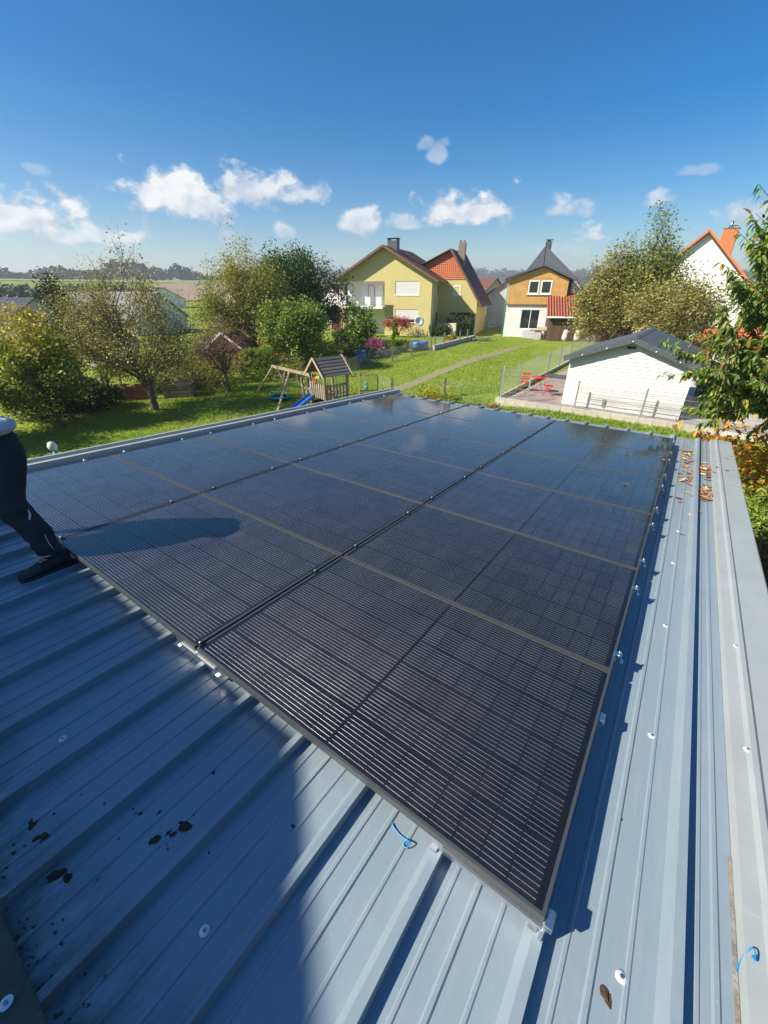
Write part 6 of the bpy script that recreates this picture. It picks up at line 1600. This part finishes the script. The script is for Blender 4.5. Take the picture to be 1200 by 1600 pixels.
    hr = MB(); ico = bmesh.new(); bmesh.ops.create_icosphere(ico, subdivisions=3, radius=1)
    me = bpy.data.meshes.new('hair'); 
    for v in ico.verts: v.co *= 1+.03*math.sin(v.co.x*30+v.co.y*21)
    ico.to_mesh(me); ico.free(); me.polygons.foreach_set('use_smooth',[True]*len(me.polygons))
    link('hair', me, M_hair, t, loc=head.lerp(crown,.5)+Vector((0,0,.02)), ).scale = (.105,.105,.10)
    for s in (-1,1):      # face: eyes, ears; nose and mouth
        link('ear', MB().lathe([(.0,-.006),(.02,-.004),(.025,.004),(.0,.006)], n=10, rot=Euler((0,rad(90),0)).to_matrix()).mesh('ear'), M_skin, t, loc=head+side*.088*s)
        link('eye', MB().lathe([(.0,-.01),(.01,.0),(.0,.01)], n=8).mesh('eye'), M_white, t, loc=head+side*.03*s+Vector((0,0,-.082))+fwd*.03)
    part('nose', MB().tube([head+Vector((0,0,-.08))+fwd*.02, head+Vector((0,0,-.105))-fwd*.01], [.010,.014], 8), M_skin, t)
    part('mouth', MB().box(-.022,.022,-.004,.004,-.004,.004, Matrix.Translation(head+Vector((0,0,-.085))-fwd*.045)), M_redp, t)
    # reflective piping behind the knee and at the hem, and side stripe
    a = kneeR.lerp(ankR,.10); part('piping', MB().tube([P(44,796,-3.34), P(47,804,-3.33), P(46,811,-3.335), P(43,817,-3.35)], [.003,.007,.007,.003], 6), M_pipe, t)
    part('piping', MB().tube([P(52,868,-3.32), P(60,871,-3.30), P(72,870,-3.29), P(80,868,-3.29)], .003, 5), M_pipe, t)
    part('piping', MB().tube([P(70,836,-3.30), P(77,850,-3.29), P(84,858,-3.30)], .0022, 5), M_pipe, t)
    part('button', MB().lathe([(.0,.0),(.009,.0),(.009,.004),(.0,.005)], P(4,731,-3.385), 10, rot=Euler((0,rad(90),rad(-20))).to_matrix()), M_pipe, t)
    def shoe(ank, hd):
        hd = hd.normalized(); sd = Vector((-hd.y, hd.x, 0)); o = Vector((ank.x, ank.y, F)) - hd*.085
        prof = [(0,.034,.10),(.03,.044,.135),(.08,.047,.140),(.13,.046,.118),(.19,.053,.085),(.24,.056,.070),(.29,.046,.055),(.315,.022,.036)]
        mb = MB(); n = 12; vs = []; fs = []
        for l, w, h in prof:
            for k in range(n):
                a = 2*math.pi*k/n; vs.append(o + hd*l + sd*w*math.copysign(abs(math.cos(a))**.8, math.cos(a)) + Vector((0,0,.018 + (h-.018)*(.5+.5*math.sin(a)) )))
        for i in range(len(prof)-1):
            for k in range(n): fs.append((i*n+k,i*n+(k+1)%n,(i+1)*n+(k+1)%n,(i+1)*n+k))
        fs += [tuple(reversed(range(n))), tuple((len(prof)-1)*n+k for k in range(n))]
        mb.add(vs, fs, True); s_ = part('shoe', mb, M_shoe, t)
        so = MB(); outl = [o+hd*l+sd*w*1.06 for l,w,h in prof]+[o+hd*l-sd*w*1.06 for l,w,h in reversed(prof)]; so.prism([p+Vector((0,0,.001)) for p in outl], (0,0,.022)); part('sole', so, M_sole, s_)
        lc = MB()
        for q in range(4):
            c = o+hd*(.115+q*.026)+Vector((0,0,.128-q*.014)); lc.tube([c-sd*.025, c+Vector((0,0,.004)), c+sd*.025], .003, 5)
        part('lace', lc, M_sole, s_)
    shoe(ankR, Vector((.04,-1,0))); shoe(ankL, Vector((-.2,-1,0)))
worker()
# ------------------------------------------------------------------ air
hz = MB().box(-2600, 2600, -800, 2600, -1.5, 75)
mh = bpy.data.materials.new('haze_air'); mh.use_nodes = True; N_ = mh.node_tree.nodes; L_ = mh.node_tree.links
for q in list(N_):
    if q.type == 'BSDF_PRINCIPLED': N_.remove(q)
pvn = N_.new('ShaderNodeVolumePrincipled'); pvn.inputs['Color'].default_value = (.86,.92,1.0,1); pvn.inputs['Density'].default_value = .0005; pvn.inputs['Anisotropy'].default_value = .2
L_.new(pvn.outputs[0], N_['Material Output'].inputs['Volume'])
stuff(link('haze', hz.mesh('haze'), mh))
